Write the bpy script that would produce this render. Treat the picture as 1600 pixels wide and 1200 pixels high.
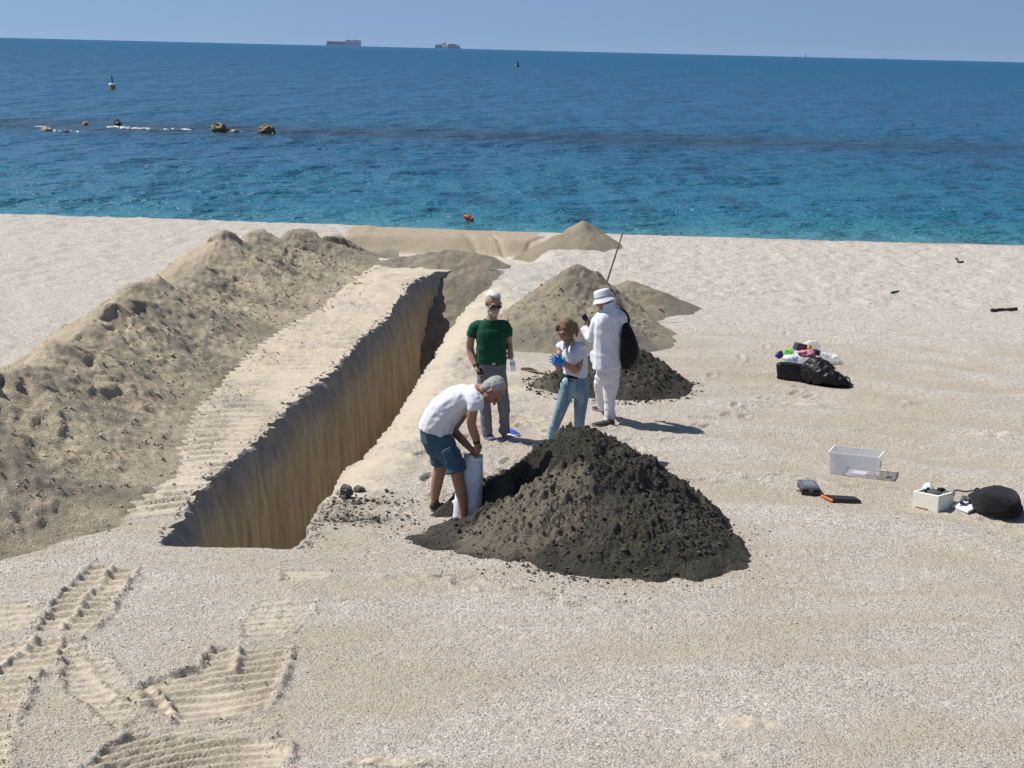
import bpy, bmesh, math, random
import numpy as np
from mathutils import Vector, Matrix

random.seed(7)
for o in list(bpy.data.objects):
    bpy.data.objects.remove(o)
S = bpy.context.scene
COL = S.collection

# ------------------------------------------------------------ camera
FPX, HC = 2500.0, 4.55
TH = math.atan(523.3 / FPX)
RO = math.radians(1.38)
_X = np.array([1.0, 0, 0])
_U = np.array([0, math.sin(TH), math.cos(TH)])
_W = np.array([0, math.cos(TH), -math.sin(TH)])
CR = math.cos(RO) * _X + math.sin(RO) * _U
CU = -math.sin(RO) * _X + math.cos(RO) * _U
CC = np.array([0, 0, HC])
cam = bpy.data.objects.new('camera', bpy.data.cameras.new('camera'))
COL.objects.link(cam)
cam.data.sensor_width = 36.0
cam.data.lens = 36.0 * FPX / 1600.0
cam.data.clip_start = 0.1
cam.data.clip_end = 200000
M3 = Matrix((CR, CU, -_W)).transposed()
cam.matrix_world = Matrix.Translation(Vector(CC)) @ M3.to_4x4()
S.camera = cam

# ------------------------------------------------------------ light
SUN_ELEV = math.radians(54)
SUN_DIR = np.array([-0.97, 0.243, 0.0])          # horizontal direction towards the sun
SUN_DIR = SUN_DIR / np.linalg.norm(SUN_DIR)
tosun = Vector((SUN_DIR[0] * math.cos(SUN_ELEV), SUN_DIR[1] * math.cos(SUN_ELEV), math.sin(SUN_ELEV)))
wd = bpy.data.worlds.new("World")
S.world = wd
wd.use_nodes = True
wn = wd.node_tree.nodes
wn.clear()
sky = wn.new('ShaderNodeTexSky')
sky.sky_type = 'NISHITA'
sky.sun_disc = False
sky.sun_elevation = SUN_ELEV
sky.sun_rotation = math.atan2(SUN_DIR[0], SUN_DIR[1])
sky.altitude = 300
sky.air_density = 1.0
sky.dust_density = 0.3
sky.ozone_density = 1.5
bg = wn.new('ShaderNodeBackground')
bg.inputs['Strength'].default_value = 0.090
SKY_LIFT = 0.24
wo = wn.new('ShaderNodeOutputWorld')
# clear sea air: the lookup stays clear of the yellow band Nishita draws on the horizon
tc = wn.new('ShaderNodeTexCoord')
mp = wn.new('ShaderNodeVectorMath'); mp.operation = 'MULTIPLY_ADD'
mp.inputs[1].default_value = (1, 1, 0.86); mp.inputs[2].default_value = (0, 0, SKY_LIFT)
nm = wn.new('ShaderNodeVectorMath'); nm.operation = 'NORMALIZE'
wd.node_tree.links.new(tc.outputs['Generated'], mp.inputs[0])
wd.node_tree.links.new(mp.outputs[0], nm.inputs[0])
wd.node_tree.links.new(nm.outputs[0], sky.inputs[0])
wd.node_tree.links.new(sky.outputs[0], bg.inputs[0])
wd.node_tree.links.new(bg.outputs[0], wo.inputs[0])
sl = bpy.data.lights.new('sun', 'SUN')
sl.energy = 4.9
sl.angle = math.radians(0.53)
sl.color = (1.0, 0.965, 0.905)
so = bpy.data.objects.new('sun', sl)
COL.objects.link(so)
so.rotation_euler = tosun.to_track_quat('Z', 'Y').to_euler()
so.location = (-20, 5, 30)
S.view_settings.view_transform = 'Standard'
S.view_settings.look = 'None'
S.view_settings.gamma = 1.0
S.view_settings.use_curve_mapping = False
S.view_settings.exposure = 0.28
S.render.engine = 'CYCLES'

# ------------------------------------------------------------ measuring help
def ray(px, py):
    return CR * (px - 800) / FPX + CU * (600 - py) / FPX + _W
def G(px, py, z=0.0):
    d = ray(px, py)
    return CC + d * ((z - HC) / d[2])
def P(px, py, Y):
    d = ray(px, py)
    return CC + d * (Y / d[1])

# ------------------------------------------------------------ noise (numpy)
def _h(ix, iy, s):
    h = (ix.astype(np.int64) * 374761393 + iy.astype(np.int64) * 668265263 + s * 1442695041) & 0xFFFFFFFF
    h = ((h ^ (h >> 13)) * 1274126177) & 0xFFFFFFFF
    h = ((h ^ (h >> 16)) * 2246822519) & 0xFFFFFFFF
    return ((h ^ (h >> 15)) & 0xFFFFFF) / float(0xFFFFFF)
def vn(x, y, s=0):
    """value noise -1..1"""
    x = np.asarray(x, float); y = np.asarray(y, float)
    x, y = np.broadcast_arrays(x, y)
    ix = np.floor(x); iy = np.floor(y)
    fx = x - ix; fy = y - iy
    fx = fx * fx * fx * (fx * (fx * 6 - 15) + 10); fy = fy * fy * fy * (fy * (fy * 6 - 15) + 10)
    a = _h(ix, iy, s); b = _h(ix + 1, iy, s); c = _h(ix, iy + 1, s); d = _h(ix + 1, iy + 1, s)
    return 2 * (a + (b - a) * fx + (c - a) * fy + (a - b - c + d) * fx * fy) - 1
def fbm(x, y, o=4, s=0, g=0.5):
    r = 0; a = 1.0; t = 0
    ca, sa = math.cos(0.6), math.sin(0.6)
    for i in range(o):
        r = r + a * vn(x, y, s + i * 17); t += a
        x, y = 2.03 * (ca * x - sa * y) + 3.1, 2.03 * (sa * x + ca * y) + 1.7
        a *= g
    return r / t
def worley(x, y, s=0):
    """distance to nearest jittered point and its random value"""
    ix = np.floor(x); iy = np.floor(y)
    best = np.full(np.shape(x), 9.0); val = np.zeros(np.shape(x))
    for dx in (-1, 0, 1):
        for dy in (-1, 0, 1):
            cx = ix + dx; cy = iy + dy
            px = cx + 0.5 + 0.45 * (2 * _h(cx, cy, s) - 1); py = cy + 0.5 + 0.45 * (2 * _h(cx, cy, s + 5) - 1)
            d = np.hypot(px - x, py - y)
            m = d < best
            best = np.where(m, d, best); val = np.where(m, _h(cx, cy, s + 9), val)
    return best, val
def ss(a, b, x):
    t = np.clip((x - a) / (b - a), 0, 1)
    return t * t * (3 - 2 * t)

# ------------------------------------------------------------ object help
def tag(o, label=None, cat=None, group=None, kind=None):
    if label: o['label'] = label
    if cat: o['category'] = cat
    if group: o['group'] = group
    if kind: o['kind'] = kind
    return o
def empty(name, loc, label, cat, group=None, rz=0.0):
    o = bpy.data.objects.new(name, None)
    o.empty_display_size = 0.1
    COL.objects.link(o)
    o.location = loc; o.rotation_euler = (0, 0, rz)
    return tag(o, label, cat, group)
def link(name, me, mat=None, parent=None, world=True):
    o = bpy.data.objects.new(name, me)
    COL.objects.link(o)
    if mat is not None:
        me.materials.clear(); me.materials.append(mat)
    if parent is not None:
        o.parent = parent
        if world:
            o.matrix_parent_inverse = parent_mat(parent).inverted()
    return o
def parent_mat(p):
    m = Matrix.Translation(p.location) @ p.rotation_euler.to_matrix().to_4x4()
    if p.parent: m = parent_mat(p.parent) @ p.matrix_parent_inverse @ m
    return m
def np_mesh(name, V, F, smooth=True, attrs=None):
    """V (n,3), F (m,3|4) -> mesh"""
    V = np.asarray(V, np.float32); F = np.asarray(F, np.int32)
    me = bpy.data.meshes.new(name)
    k = F.shape[1]
    me.vertices.add(len(V)); me.vertices.foreach_set('co', V.ravel())
    me.loops.add(F.size); me.loops.foreach_set('vertex_index', F.ravel())
    me.polygons.add(len(F))
    me.polygons.foreach_set('loop_start', np.arange(0, F.size, k, dtype=np.int32))
    try: me.polygons.foreach_set('loop_total', np.full(len(F), k, np.int32))
    except Exception: pass
    me.update(calc_edges=True)
    me.polygons.foreach_set('use_smooth', np.full(len(F), smooth, dtype=bool))
    if attrs:
        for n, a in attrs.items():
            a = np.asarray(a, np.float32)
            if a.ndim == 1:
                at = me.attributes.new(n, 'FLOAT', 'POINT'); at.data.foreach_set('value', a)
            else:
                at = me.attributes.new(n, 'FLOAT_COLOR', 'POINT'); at.data.foreach_set('color', a.ravel())
    me.validate()
    return me
def grid_faces(nr, nc):
    i = np.arange(nr - 1)[:, None] * nc + np.arange(nc - 1)[None, :]
    return np.stack([i, i + 1, i + 1 + nc, i + nc], -1)

# ------------------------------------------------------------ material help
class NT:
    def __init__(self, name):
        self.m = bpy.data.materials.new(name); self.m.use_nodes = True
        self.t = self.m.node_tree; self.n = self.t.nodes
        self.b = self.n['Principled BSDF']
        self.out = self.n['Material Output']
    def new(self, t, **k):
        n = self.n.new(t)
        for a, v in k.items(): setattr(n, a, v)
        return n
    def l(self, a, b): self.t.links.new(a, b)
    def coord(self, scale=(1, 1, 1), which='Object'):
        c = self.new('ShaderNodeTexCoord'); m = self.new('ShaderNodeMapping')
        m.inputs['Scale'].default_value = scale
        self.l(c.outputs[which], m.inputs['Vector'])
        return m.outputs[0]
    def noise(self, vec, scale, detail=4, rough=0.55, dist=0.0):
        n = self.new('ShaderNodeTexNoise')
        n.inputs['Scale'].default_value = scale; n.inputs['Detail'].default_value = detail
        n.inputs['Roughness'].default_value = rough; n.inputs['Distortion'].default_value = dist
        self.l(vec, n.inputs['Vector']); return n.outputs[0]
    def voro(self, vec, scale, out='Color', feature='F1', rnd=1.0):
        n = self.new('ShaderNodeTexVoronoi', feature=feature)
        n.inputs['Scale'].default_value = scale; n.inputs['Randomness'].default_value = rnd
        self.l(vec, n.inputs['Vector']); return n.outputs[out]
    def ramp(self, fac, stops, interp='LINEAR'):
        r = self.new('ShaderNodeValToRGB'); r.color_ramp.interpolation = interp
        e = r.color_ramp.elements
        while len(e) < len(stops): e.new(0.5)
        for i, (p, c) in enumerate(stops):
            e[i].position = p
            if not hasattr(c, '__len__'): c = (c, c, c)
            e[i].color = (*c[:3], 1)
        self.l(fac, r.inputs[0]); return r.outputs[0]
    def mix(self, fac, a, b, mode='MIX'):
        n = self.new('ShaderNodeMix', data_type='RGBA', blend_type=mode)
        for i, v in ((0, fac), (6, a), (7, b)):
            if isinstance(v, (int, float)): n.inputs[i].default_value = v if i == 0 else (v, v, v, 1)
            elif isinstance(v, (tuple, list)): n.inputs[i].default_value = (*v[:3], 1)
            else: self.l(v, n.inputs[i])
        return n.outputs[2]
    def math(self, op, a, b=None, clamp=False):
        n = self.new('ShaderNodeMath', operation=op); n.use_clamp = clamp
        for i, v in ((0, a), (1, b)):
            if v is None: continue
            if isinstance(v, (int, float)): n.inputs[i].default_value = v
            else: self.l(v, n.inputs[i])
        return n.outputs[0]
    def attr(self, name, out='Fac'):
        return self.new('ShaderNodeAttribute', attribute_name=name).outputs[out]
    def bump(self, h, dist, strength=1.0, prev=None):
        n = self.new('ShaderNodeBump')
        n.inputs['Strength'].default_value = strength; n.inputs['Distance'].default_value = dist
        self.l(h, n.inputs['Height'])
        if prev is not None: self.l(prev, n.inputs['Normal'])
        return n.outputs[0]
    def set(self, **k):
        for a, v in k.items():
            s = self.b.inputs[a.replace('_', ' ')]
            if isinstance(v, (int, float)): s.default_value = v
            elif isinstance(v, (tuple, list)): s.default_value = (*v[:3], 1)
            else: self.l(v, s)
        return self
def plain(name, col, rough=0.7, var=0.12, vs=9.0, bump=0.0, bs=60.0, spec=0.4, **k):
    t = NT(name); v = t.coord()
    f = t.noise(v, vs, 5, 0.6)
    c = t.mix(1.0, t.ramp(f, [(0.25, 1 - var), (0.75, 1 + var)]), col, 'MULTIPLY')
    t.set(Base_Color=c, Roughness=rough); t.b.inputs['Specular IOR Level'].default_value = spec
    if bump: t.l(t.bump(t.noise(v, bs, 4, 0.6), bump), t.b.inputs['Normal'])
    for a, x in k.items(): t.b.inputs[a.replace('_', ' ')].default_value = x
    return t.m
# ============================================================ MATERIALS OF THE GROUND
def m_beach():
    t = NT('pebble_beach'); v = t.coord(); vs = t.coord((0.42, 1.0, 1.0))
    big = t.noise(vs, 0.75, 5, 0.62, 0.4)
    mid = t.noise(vs, 3.2, 5, 0.65, 0.3)
    pebbly = t.math('ADD', t.math('MULTIPLY', big, 0.75), t.math('MULTIPLY', mid, 0.45))
    pebbly = t.math('ADD', pebbly, t.math('MULTIPLY', t.attr('coarse'), 0.32))
    pf = t.ramp(pebbly, [(0.52, 0.0), (0.74, 1.0)])
    fine = t.mix(pf, (0.435, 0.374, 0.297), (0.525, 0.475, 0.415))
    # single pebbles as colour cells, in two sizes
    c1 = t.voro(v, 52.0); c2 = t.voro(v, 120.0); c3 = t.voro(v, 24.0)
    def cell(c, stops): 
        s = t.new('ShaderNodeSeparateColor'); t.l(c, s.inputs[0]); return t.ramp(s.outputs[0], stops)
    k1 = cell(c1, [(0.0, 0.45), (0.10, 0.78), (0.5, 0.98), (0.86, 1.06), (0.97, 1.28)])
    k2 = cell(c2, [(0.0, 0.62), (0.2, 0.88), (0.6, 1.0), (0.92, 1.08), (1.0, 1.22)])
    k3 = cell(c3, [(0.0, 0.62), (0.05, 0.93), (0.9, 1.0), (1.0, 1.22)])
    amt = t.math('ADD', t.math('MULTIPLY', pf, 0.55), 0.45)
    col = t.mix(amt, fine, t.mix(1.0, fine, k1, 'MULTIPLY'))
    col = t.mix(1.0, col, k2, 'MULTIPLY'); col = t.mix(pf, col, t.mix(1.0, col, k3, 'MULTIPLY'))
    hue = t.noise(v, 30, 2); col = t.mix(t.math('MULTIPLY', hue, 0.10), col, (0.46, 0.37, 0.32))
    # clean fine sand pressed out by tracks and slid from the edges
    g = t.noise(v, 90, 4, 0.7); g2 = t.noise(v, 2.2, 4, 0.6)
    sand = t.mix(1.0, t.mix(g2, (0.46, 0.39, 0.295), (0.57, 0.495, 0.39)), t.ramp(g, [(0.3, 0.86), (0.7, 1.1)]), 'MULTIPLY')
    sm = t.math('ADD', t.attr('sand'), t.math('MULTIPLY', t.math('SUBTRACT', t.noise(v, 11, 5, 0.7), 0.5), 0.9))
    sm = t.math('MULTIPLY', t.ramp(sm, [(0.36, 0.0), (0.6, 1.0)]), t.ramp(t.attr('sand'), [(0.0, 0.0), (0.12, 1.0)]))
    col = t.mix(sm, col, sand)
    wm = t.math('ADD', t.attr('wet'), t.math('MULTIPLY', t.math('SUBTRACT', t.noise(v, 6, 5, 0.7), 0.5), 0.5))
    wm = t.math('MULTIPLY', t.ramp(wm, [(0.3, 0.0), (0.62, 1.0)]), t.ramp(t.attr('wet'), [(0.0, 0.0), (0.15, 1.0)]))
    col = t.mix(wm, col, t.mix(g, (0.32, 0.26, 0.18), (0.42, 0.35, 0.26)))
    dm = t.math('MULTIPLY', t.attr('dark'), t.ramp(t.noise(v, 16, 6, 0.75), [(0.38, 0.0), (0.62, 1.0)]))
    col = t.mix(dm, col, (0.055, 0.048, 0.036))
    t.set(Base_Color=col, Roughness=0.92); t.b.inputs['Specular IOR Level'].default_value = 0.25
    hgt = t.math('ADD', t.math('MULTIPLY', t.voro(v, 52, 'Distance'), -0.8), t.math('MULTIPLY', t.voro(v, 120, 'Distance'), -0.4))
    hgt = t.math('MULTIPLY', hgt, t.math('SUBTRACT', 1.0, t.math('MULTIPLY', sm, 0.85)))
    n1 = t.bump(hgt, 0.011); n2 = t.bump(t.noise(v, 14, 6, 0.7), 0.035, 0.8, n1)
    t.l(n2, t.b.inputs['Normal'])
    return t.m
def m_trench():
    t = NT('trench_earth'); v = t.coord()
    vs = t.coord((7.0, 7.0, 0.9))
    grain = t.noise(v, 60, 4, 0.7); streak = t.noise(vs, 1.4, 5, 0.65, 0.2)
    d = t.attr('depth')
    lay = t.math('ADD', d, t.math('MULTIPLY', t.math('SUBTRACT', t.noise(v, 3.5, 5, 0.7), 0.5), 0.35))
    skylit_crust = t.mix(grain, (0.25, 0.232, 0.208), (0.40, 0.372, 0.332))  # upper band: pebbly crust, with the grey of skylight painted into its colour
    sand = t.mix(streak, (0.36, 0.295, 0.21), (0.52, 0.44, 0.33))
    col = t.mix(t.ramp(lay, [(0.16, 0.0), (0.46, 1.0)]), skylit_crust, sand)
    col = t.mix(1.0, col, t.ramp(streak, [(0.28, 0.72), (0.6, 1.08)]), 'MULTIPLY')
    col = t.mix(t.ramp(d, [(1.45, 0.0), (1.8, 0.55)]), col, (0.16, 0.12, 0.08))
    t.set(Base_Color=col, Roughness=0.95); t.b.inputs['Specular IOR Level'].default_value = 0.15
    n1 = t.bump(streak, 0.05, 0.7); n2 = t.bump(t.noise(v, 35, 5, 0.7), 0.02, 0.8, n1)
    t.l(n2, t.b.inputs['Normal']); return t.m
def m_heap(name, a, b, c, lump=45.0, dark=(0.1, 0.085, 0.065), dk=0.0, peb=0.5, bd=0.02):
    t = NT(name); v = t.coord()
    f = t.noise(v, 1.6, 6, 0.65, 0.3); g = t.noise(v, lump, 5, 0.7)
    col = t.mix(t.ramp(f, [(0.32, 0.0), (0.68, 1.0)]), a, b)
    col = t.mix(t.math('MULTIPLY', t.ramp(t.noise(v, 3.1, 5, 0.7), [(0.5, 0.0), (0.72, 1.0)]), 0.7), col, c)
    s = t.new('ShaderNodeSeparateColor'); t.l(t.voro(v, 62.0), s.inputs[0])
    k = t.ramp(s.outputs[0], [(0.0, 0.55), (0.12, 0.86), (0.6, 1.0), (0.92, 1.12), (1.0, 1.6)])
    col = t.mix(peb, col, t.mix(1.0, col, k, 'MULTIPLY'))
    col = t.mix(1.0, col, t.ramp(g, [(0.3, 0.72), (0.7, 1.18)]), 'MULTIPLY')
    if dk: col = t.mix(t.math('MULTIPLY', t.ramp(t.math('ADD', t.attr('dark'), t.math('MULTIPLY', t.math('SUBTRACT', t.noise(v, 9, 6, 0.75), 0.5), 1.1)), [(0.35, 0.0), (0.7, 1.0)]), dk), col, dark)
    t.set(Base_Color=col, Roughness=0.95); t.b.inputs['Specular IOR Level'].default_value = 0.2
    n1 = t.bump(t.math('MULTIPLY', t.voro(v, 75, 'Distance'), -1.0), 0.009)
    n2 = t.bump(g, bd, 0.9, n1); t.l(n2, t.b.inputs['Normal']); return t.m
M = {}
M['beach'] = m_beach(); M['trench'] = m_trench()
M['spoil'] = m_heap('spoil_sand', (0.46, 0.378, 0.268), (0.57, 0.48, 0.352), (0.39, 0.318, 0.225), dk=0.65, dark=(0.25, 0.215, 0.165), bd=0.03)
M['gravel'] = m_heap('gravel_heap', (0.295, 0.245, 0.178), (0.39, 0.33, 0.245), (0.25, 0.205, 0.15), dk=0.8, dark=(0.19, 0.172, 0.145), bd=0.035)
M['black'] = m_heap('dark_wet_sand', (0.044, 0.041, 0.032), (0.075, 0.069, 0.055), (0.120, 0.106, 0.082), lump=42, dk=0.9, dark=(0.185, 0.158, 0.118), peb=0.8, bd=0.03)

# ============================================================ THE GROUND
TL = np.array([(12.0, -3.32), (14.05, -3.22), (16.06, -3.22), (17.3, -3.04), (18.33, -2.93), (20.15, -2.86), (20.95, -2.74), (22.7, -2.52), (24.96, -2.42), (26.6, -2.18), (29.4, -2.09), (31.3, -2.02), (32.1, -1.90), (32.8, -1.66), (33.2, -1.35), (33.6, -1.2), (38, -1.0)])
TR = np.array([(12.0, -2.16), (13.9, -2.04), (14.6, -1.9), (15.6, -1.9), (17.2, -1.79), (17.43, -1.66), (19.14, -1.5), (21.45, -1.34), (23.93, -1.19), (25.68, -1.09), (27.36, -0.98), (29.75, -0.71), (33.1, -0.2), (38, 0.3)])
YN, YF = 14.08, 33.0
def xl_(y):
    b = np.interp(y, TL[:, 0], TL[:, 1])
    w = ss(13.9, 14.4, y)
    saw = np.mod(y * 1.9 + 0.3 * vn(y * 0.9, 0 * y, 3), 1.0)
    return b + w * (0.085 * (saw - 0.5) + 0.07 * fbm(y * 2.6, 0 * y, 4, 11) + 0.035 * fbm(y * 11, 0 * y + 4, 3, 12))
def xr_(y):
    b = np.interp(y, TR[:, 0], TR[:, 1])
    w = ss(13.9, 14.3, y)
    return b + w * (0.06 * fbm(y * 1.6, 0 * y + 9, 4, 21) + 0.025 * fbm(y * 9, 0 * y, 3, 22))
# excavator track prints: outline (photo pixels on the ground), direction across the cleats (degrees), cleat spacing, depth, strength, guide ridges
PRINTS = [
    ([(150, 880), (215, 887), (178, 940), (167, 958), (140, 990), (58, 986), (75, 960), (103, 925)], 106, 0.150, 0.046, 1.0, [[(178, 884), (140, 930), (95, 988)]]),
    ([(-40, 1012), (45, 1002), (120, 996), (88, 1050), (45, 1057), (-40, 1064)], 108, 0.125, 0.044, 1.0, [[(60, 1003), (20, 1030), (-20, 1058)]]),
    ([(-60, 1066), (54, 1058), (36, 1108), (20, 1125), (-60, 1135)], 110, 0.125, 0.044, 1.0, []),
    ([(335, 1012), (452, 1010), (442, 1060), (416, 1108), (330, 1126), (275, 1130), (222, 1108), (196, 1088), (235, 1064), (310, 1048)], 113, 0.128, 0.050, 1.0, [[(375, 1012), (368, 1048)], [(240, 1075), (275, 1122)]]),
    ([(412, 934), (500, 932), (482, 958), (455, 992), (385, 1002), (378, 975)], 108, 0.135, 0.024, .62, [[(455, 935), (425, 975)]]),
    ([(440, 892), (516, 889), (516, 903), (444, 907)], 104, 0.11, 0.026, .8, []),
    ([(95, 1002), (135, 1012), (185, 1050), (222, 1104), (180, 1142), (130, 1104), (98, 1065)], 112, 0.12, 0.040, .75, [[(130, 1030), (190, 1100)]]),
    ([(110, 1230), (150, 1180), (215, 1142), (300, 1148), (420, 1153), (455, 1170), (440, 1205), (380, 1240)], None, 0.115, 0.046, 1.0, []),
    ([(-30, 945), (58, 938), (62, 964), (30, 986), (-30, 982)], 108, 0.13, 0.026, .75, []),
    ([(-30, 1136), (15, 1138), (20, 1195), (-30, 1240)], 110, 0.13, 0.03, .9, []),
    ([(200, 1130), (330, 1128), (430, 1120), (400, 1150), (250, 1150)], 112, 0.10, 0.028, .5, []),
]
PRN = [(np.array([G(*p)[:2] for p in c]), an, sp, dp, st, [np.array([G(*p)[:2] for p in q]) for q in gr]) for c, an, sp, dp, st, gr in PRINTS]
ARC = G(470, 1400)[:2]
def poly_dist(x, y, pl):
    """signed distance to a polyline and arc length along it (unclamped past the ends)"""
    bd = np.full(x.shape, 1e9); bs = np.zeros(x.shape); sg = np.ones(x.shape); acc = 0.0; ex = np.zeros(x.shape)
    n = len(pl) - 1
    for i in range(n):
        a, b = pl[i], pl[i + 1]; L = np.hypot(*(b - a)); d = (b - a) / L
        t = (x - a[0]) * d[0] + (y - a[1]) * d[1]; q = (x - a[0]) * d[1] - (y - a[1]) * d[0]
        tc = np.clip(t, 0, L); r = np.hypot(q, t - tc)
        m = r < bd
        bd = np.where(m, r, bd); bs = np.where(m, acc + tc, bs); sg = np.where(m, np.sign(q), sg)
        ex = np.where(m, np.abs(t - tc), ex)
        acc += L
    return bd, sg, bs, acc, ex
def poly_sd(x, y, pg):
    """signed distance to a closed outline, negative inside, and how sideways the nearest edge is"""
    bd = np.full(x.shape, 1e9); ins = np.zeros(x.shape, bool); ev = np.zeros(x.shape); n = len(pg)
    for i in range(n):
        a, b = pg[i], pg[(i + 1) % n]; d = b - a; L = np.hypot(*d); d = d / L
        t = np.clip((x - a[0]) * d[0] + (y - a[1]) * d[1], 0, L); r = np.hypot(x - a[0] - d[0] * t, y - a[1] - d[1] * t)
        m = r < bd; bd = np.where(m, r, bd); ev = np.where(m, abs(d[1]), ev)
        c = ((a[1] > y) != (b[1] > y)); xx = (b[0] - a[0]) * (y - a[1]) / (b[1] - a[1] + 1e-12) + a[0]; ins ^= c & (x < xx)
    return np.where(ins, -bd, bd), ev
def tracks(x, y):
    dz = np.zeros(x.shape); sand = np.zeros(x.shape)
    m = (y < 14.6) & (x < -0.3) & (y > 8.5) & (x > -6)
    X, Y = x[m], y[m]; z = np.zeros(X.shape); sa = np.zeros(X.shape)
    wob = 0.022 * fbm(X * 9, Y * 9, 3, 31) + 0.02 * fbm(X * 3, Y * 3, 2, 32); w2 = 0.03 * fbm(X * 3, Y * 3, 3, 33); crumb = fbm(X * 15, Y * 15, 3, 80)
    for k, (pg, an, sp, dp, st, grs) in enumerate(PRN):
        d, ev = poly_sd(X + w2, Y + w2 * .7, pg); d = d + wob
        on = 1 - ss(-0.05, 0.015, d)
        if an is None: q = -np.hypot((X - ARC[0]) * 1.0, Y - ARC[1])
        else: q = -(math.cos(math.radians(an)) * X + math.sin(math.radians(an)) * Y)
        ph = np.mod(q / sp + 0.16 * fbm(X * 2.6, Y * 4, 2, 40 + k) + 0.03 * vn(X * 8, Y * 8, 45 + k), 1.0)
        # each shoe leaves a nearly flat pad that ends in a crisp little step
        prof = np.interp(ph, [0, .12, .50, .70, .80, .90, 1], [.12, .16, .34, .88, 1.0, .55, .12])
        amp = np.clip(0.75 + 0.7 * fbm(X * 2.0, Y * 2.0, 3, 60 + k), 0.2, 1.15)
        zz = -dp * 0.95 + dp * 1.4 * prof * amp
        for gp_ in grs:
            gd, sg, s_, L, ex = poly_dist(X + w2, Y, gp_)
            zz = zz + np.exp(-(gd / 0.032) ** 2) * dp * (0.7 + 0.5 * vn(s_ * 26, gd * 22, 70 + k))
        a = on * st ** .5
        z = np.where(on > 0.02, z * (1 - on) + zz * on * st, z)
        sa = np.maximum(sa, on * st * (0.78 + 0.3 * amp) * (1 - 0.25 * (prof < .45)))
        bank = np.exp(-((d - 0.025) / 0.032) ** 2) * ss(0.25, 0.7, ev)
        z = z + bank * dp * np.clip(0.55 + 1.1 * crumb, 0, 1.5) * st
    dz[m] = z; sand[m] = sa
    return dz, sand
RB = np.array([(12.5, -5.2), (13.84, -4.6), (14.7, -3.85), (16.75, -3.65), (19.7, -4.0), (21.7, -3.98), (24.7, -3.84), (28, -3.45), (32, -3.16), (34, -2.95), (36, -3.2)])
def xbase(y): return np.interp(y, RB[:, 0], RB[:, 1])
def base_h(x, y):
    z = 0.022 * fbm(x * 0.45, y * 0.45, 3, 101) + 0.012 * fbm(x * 1.7, y * 1.7, 3, 102)
    # berm along the water and the slope into it
    berm = ss(37.2, 40.0, y) * (0.10 - 0.008 * (x + 5))
    z = z + np.where(x < -3.6, berm, berm * 0.6)
    z = z - ss(40.4, 43.0, y) * 1.1 - ss(43, 60, y) * 3.0
    # the levelled cut beside the water
    w = ss(-4.6, -3.6, x) * (1 - ss(0.3, 0.9, x))
    z = z - w * 0.30 * ss(34.6, 36.2, y) * (1 - ss(38.1, 38.9 + 0.25 * vn(x * 1.2, 0 * x, 5), y))
    return z
def make_steps():
    rng = np.random.RandomState(77); out = []
    walks = [((-1.1, 15.2), (-.5, 19), 9), ((-.9, 16), (.2, 20.5), 9), ((-.2, 17), (1.6, 20.2), 8), ((.4, 19), (1.2, 23), 7), ((1.2, 18), (4.2, 21.8), 11), ((1.5, 17.2), (3.2, 16.9), 6), ((3.3, 16.8), (4.6, 16.5), 6), ((2.2, 19.5), (4.3, 22.3), 8), ((-.8, 20), (-.6, 26), 9), ((-.5, 24), (.4, 31), 9), ((4.6, 16), (5.4, 13.5), 6), ((-.9, 13.4), (1.2, 12.6), 8), ((2.6, 22), (5.5, 28), 10), ((0, 30), (3, 36), 11), ((-7, 24), (-6.5, 34), 14), ((3, 30), (8, 33), 12)]
    for a, b, n in walks:
        a = np.array(a); b = np.array(b); d = nrm2(b - a); s = np.array([-d[1], d[0]])
        for i in range(n):
            p = a + (b - a) * (i + .3 * rng.rand()) / n + s * ((i % 2) * .2 - .1 + .05 * rng.normal()); an = math.atan2(d[1], d[0]) + .25 * rng.normal(); out.append((p[0], p[1], an, rng.uniform(.6, 1.3)))
    for _ in range(46):
        out.append((rng.uniform(-1.0, 1.7), rng.uniform(16.4, 21), rng.rand() * 6.28, rng.uniform(.6, 1.4)))
    return out
def nrm2(v): return v / np.hypot(*v)
STEPS = make_steps()
def footprints(x, y, z):
    z = z.copy(); order = np.argsort(y, kind='stable'); ysr = y[order]
    for px, py, an, k in STEPS:
        i0, i1 = np.searchsorted(ysr, (py - .3, py + .3)); idx = order[i0:i1]; idx = idx[np.abs(x[idx] - px) < .3]
        if len(idx) == 0: continue
        dx = x[idx] - px; dy = y[idx] - py; u = dx * math.cos(an) + dy * math.sin(an); v = -dx * math.sin(an) + dy * math.cos(an)
        r = np.sqrt((u / .15) ** 2 + (v / .062) ** 2) + .18 * fbm(x[idx] * 14, y[idx] * 14, 2, 191)
        z[idx] += k * (-.020 * (1 - ss(.55, 1.0, r)) + .016 * np.exp(-((r - 1.25) / .25) ** 2))
    return z
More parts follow.
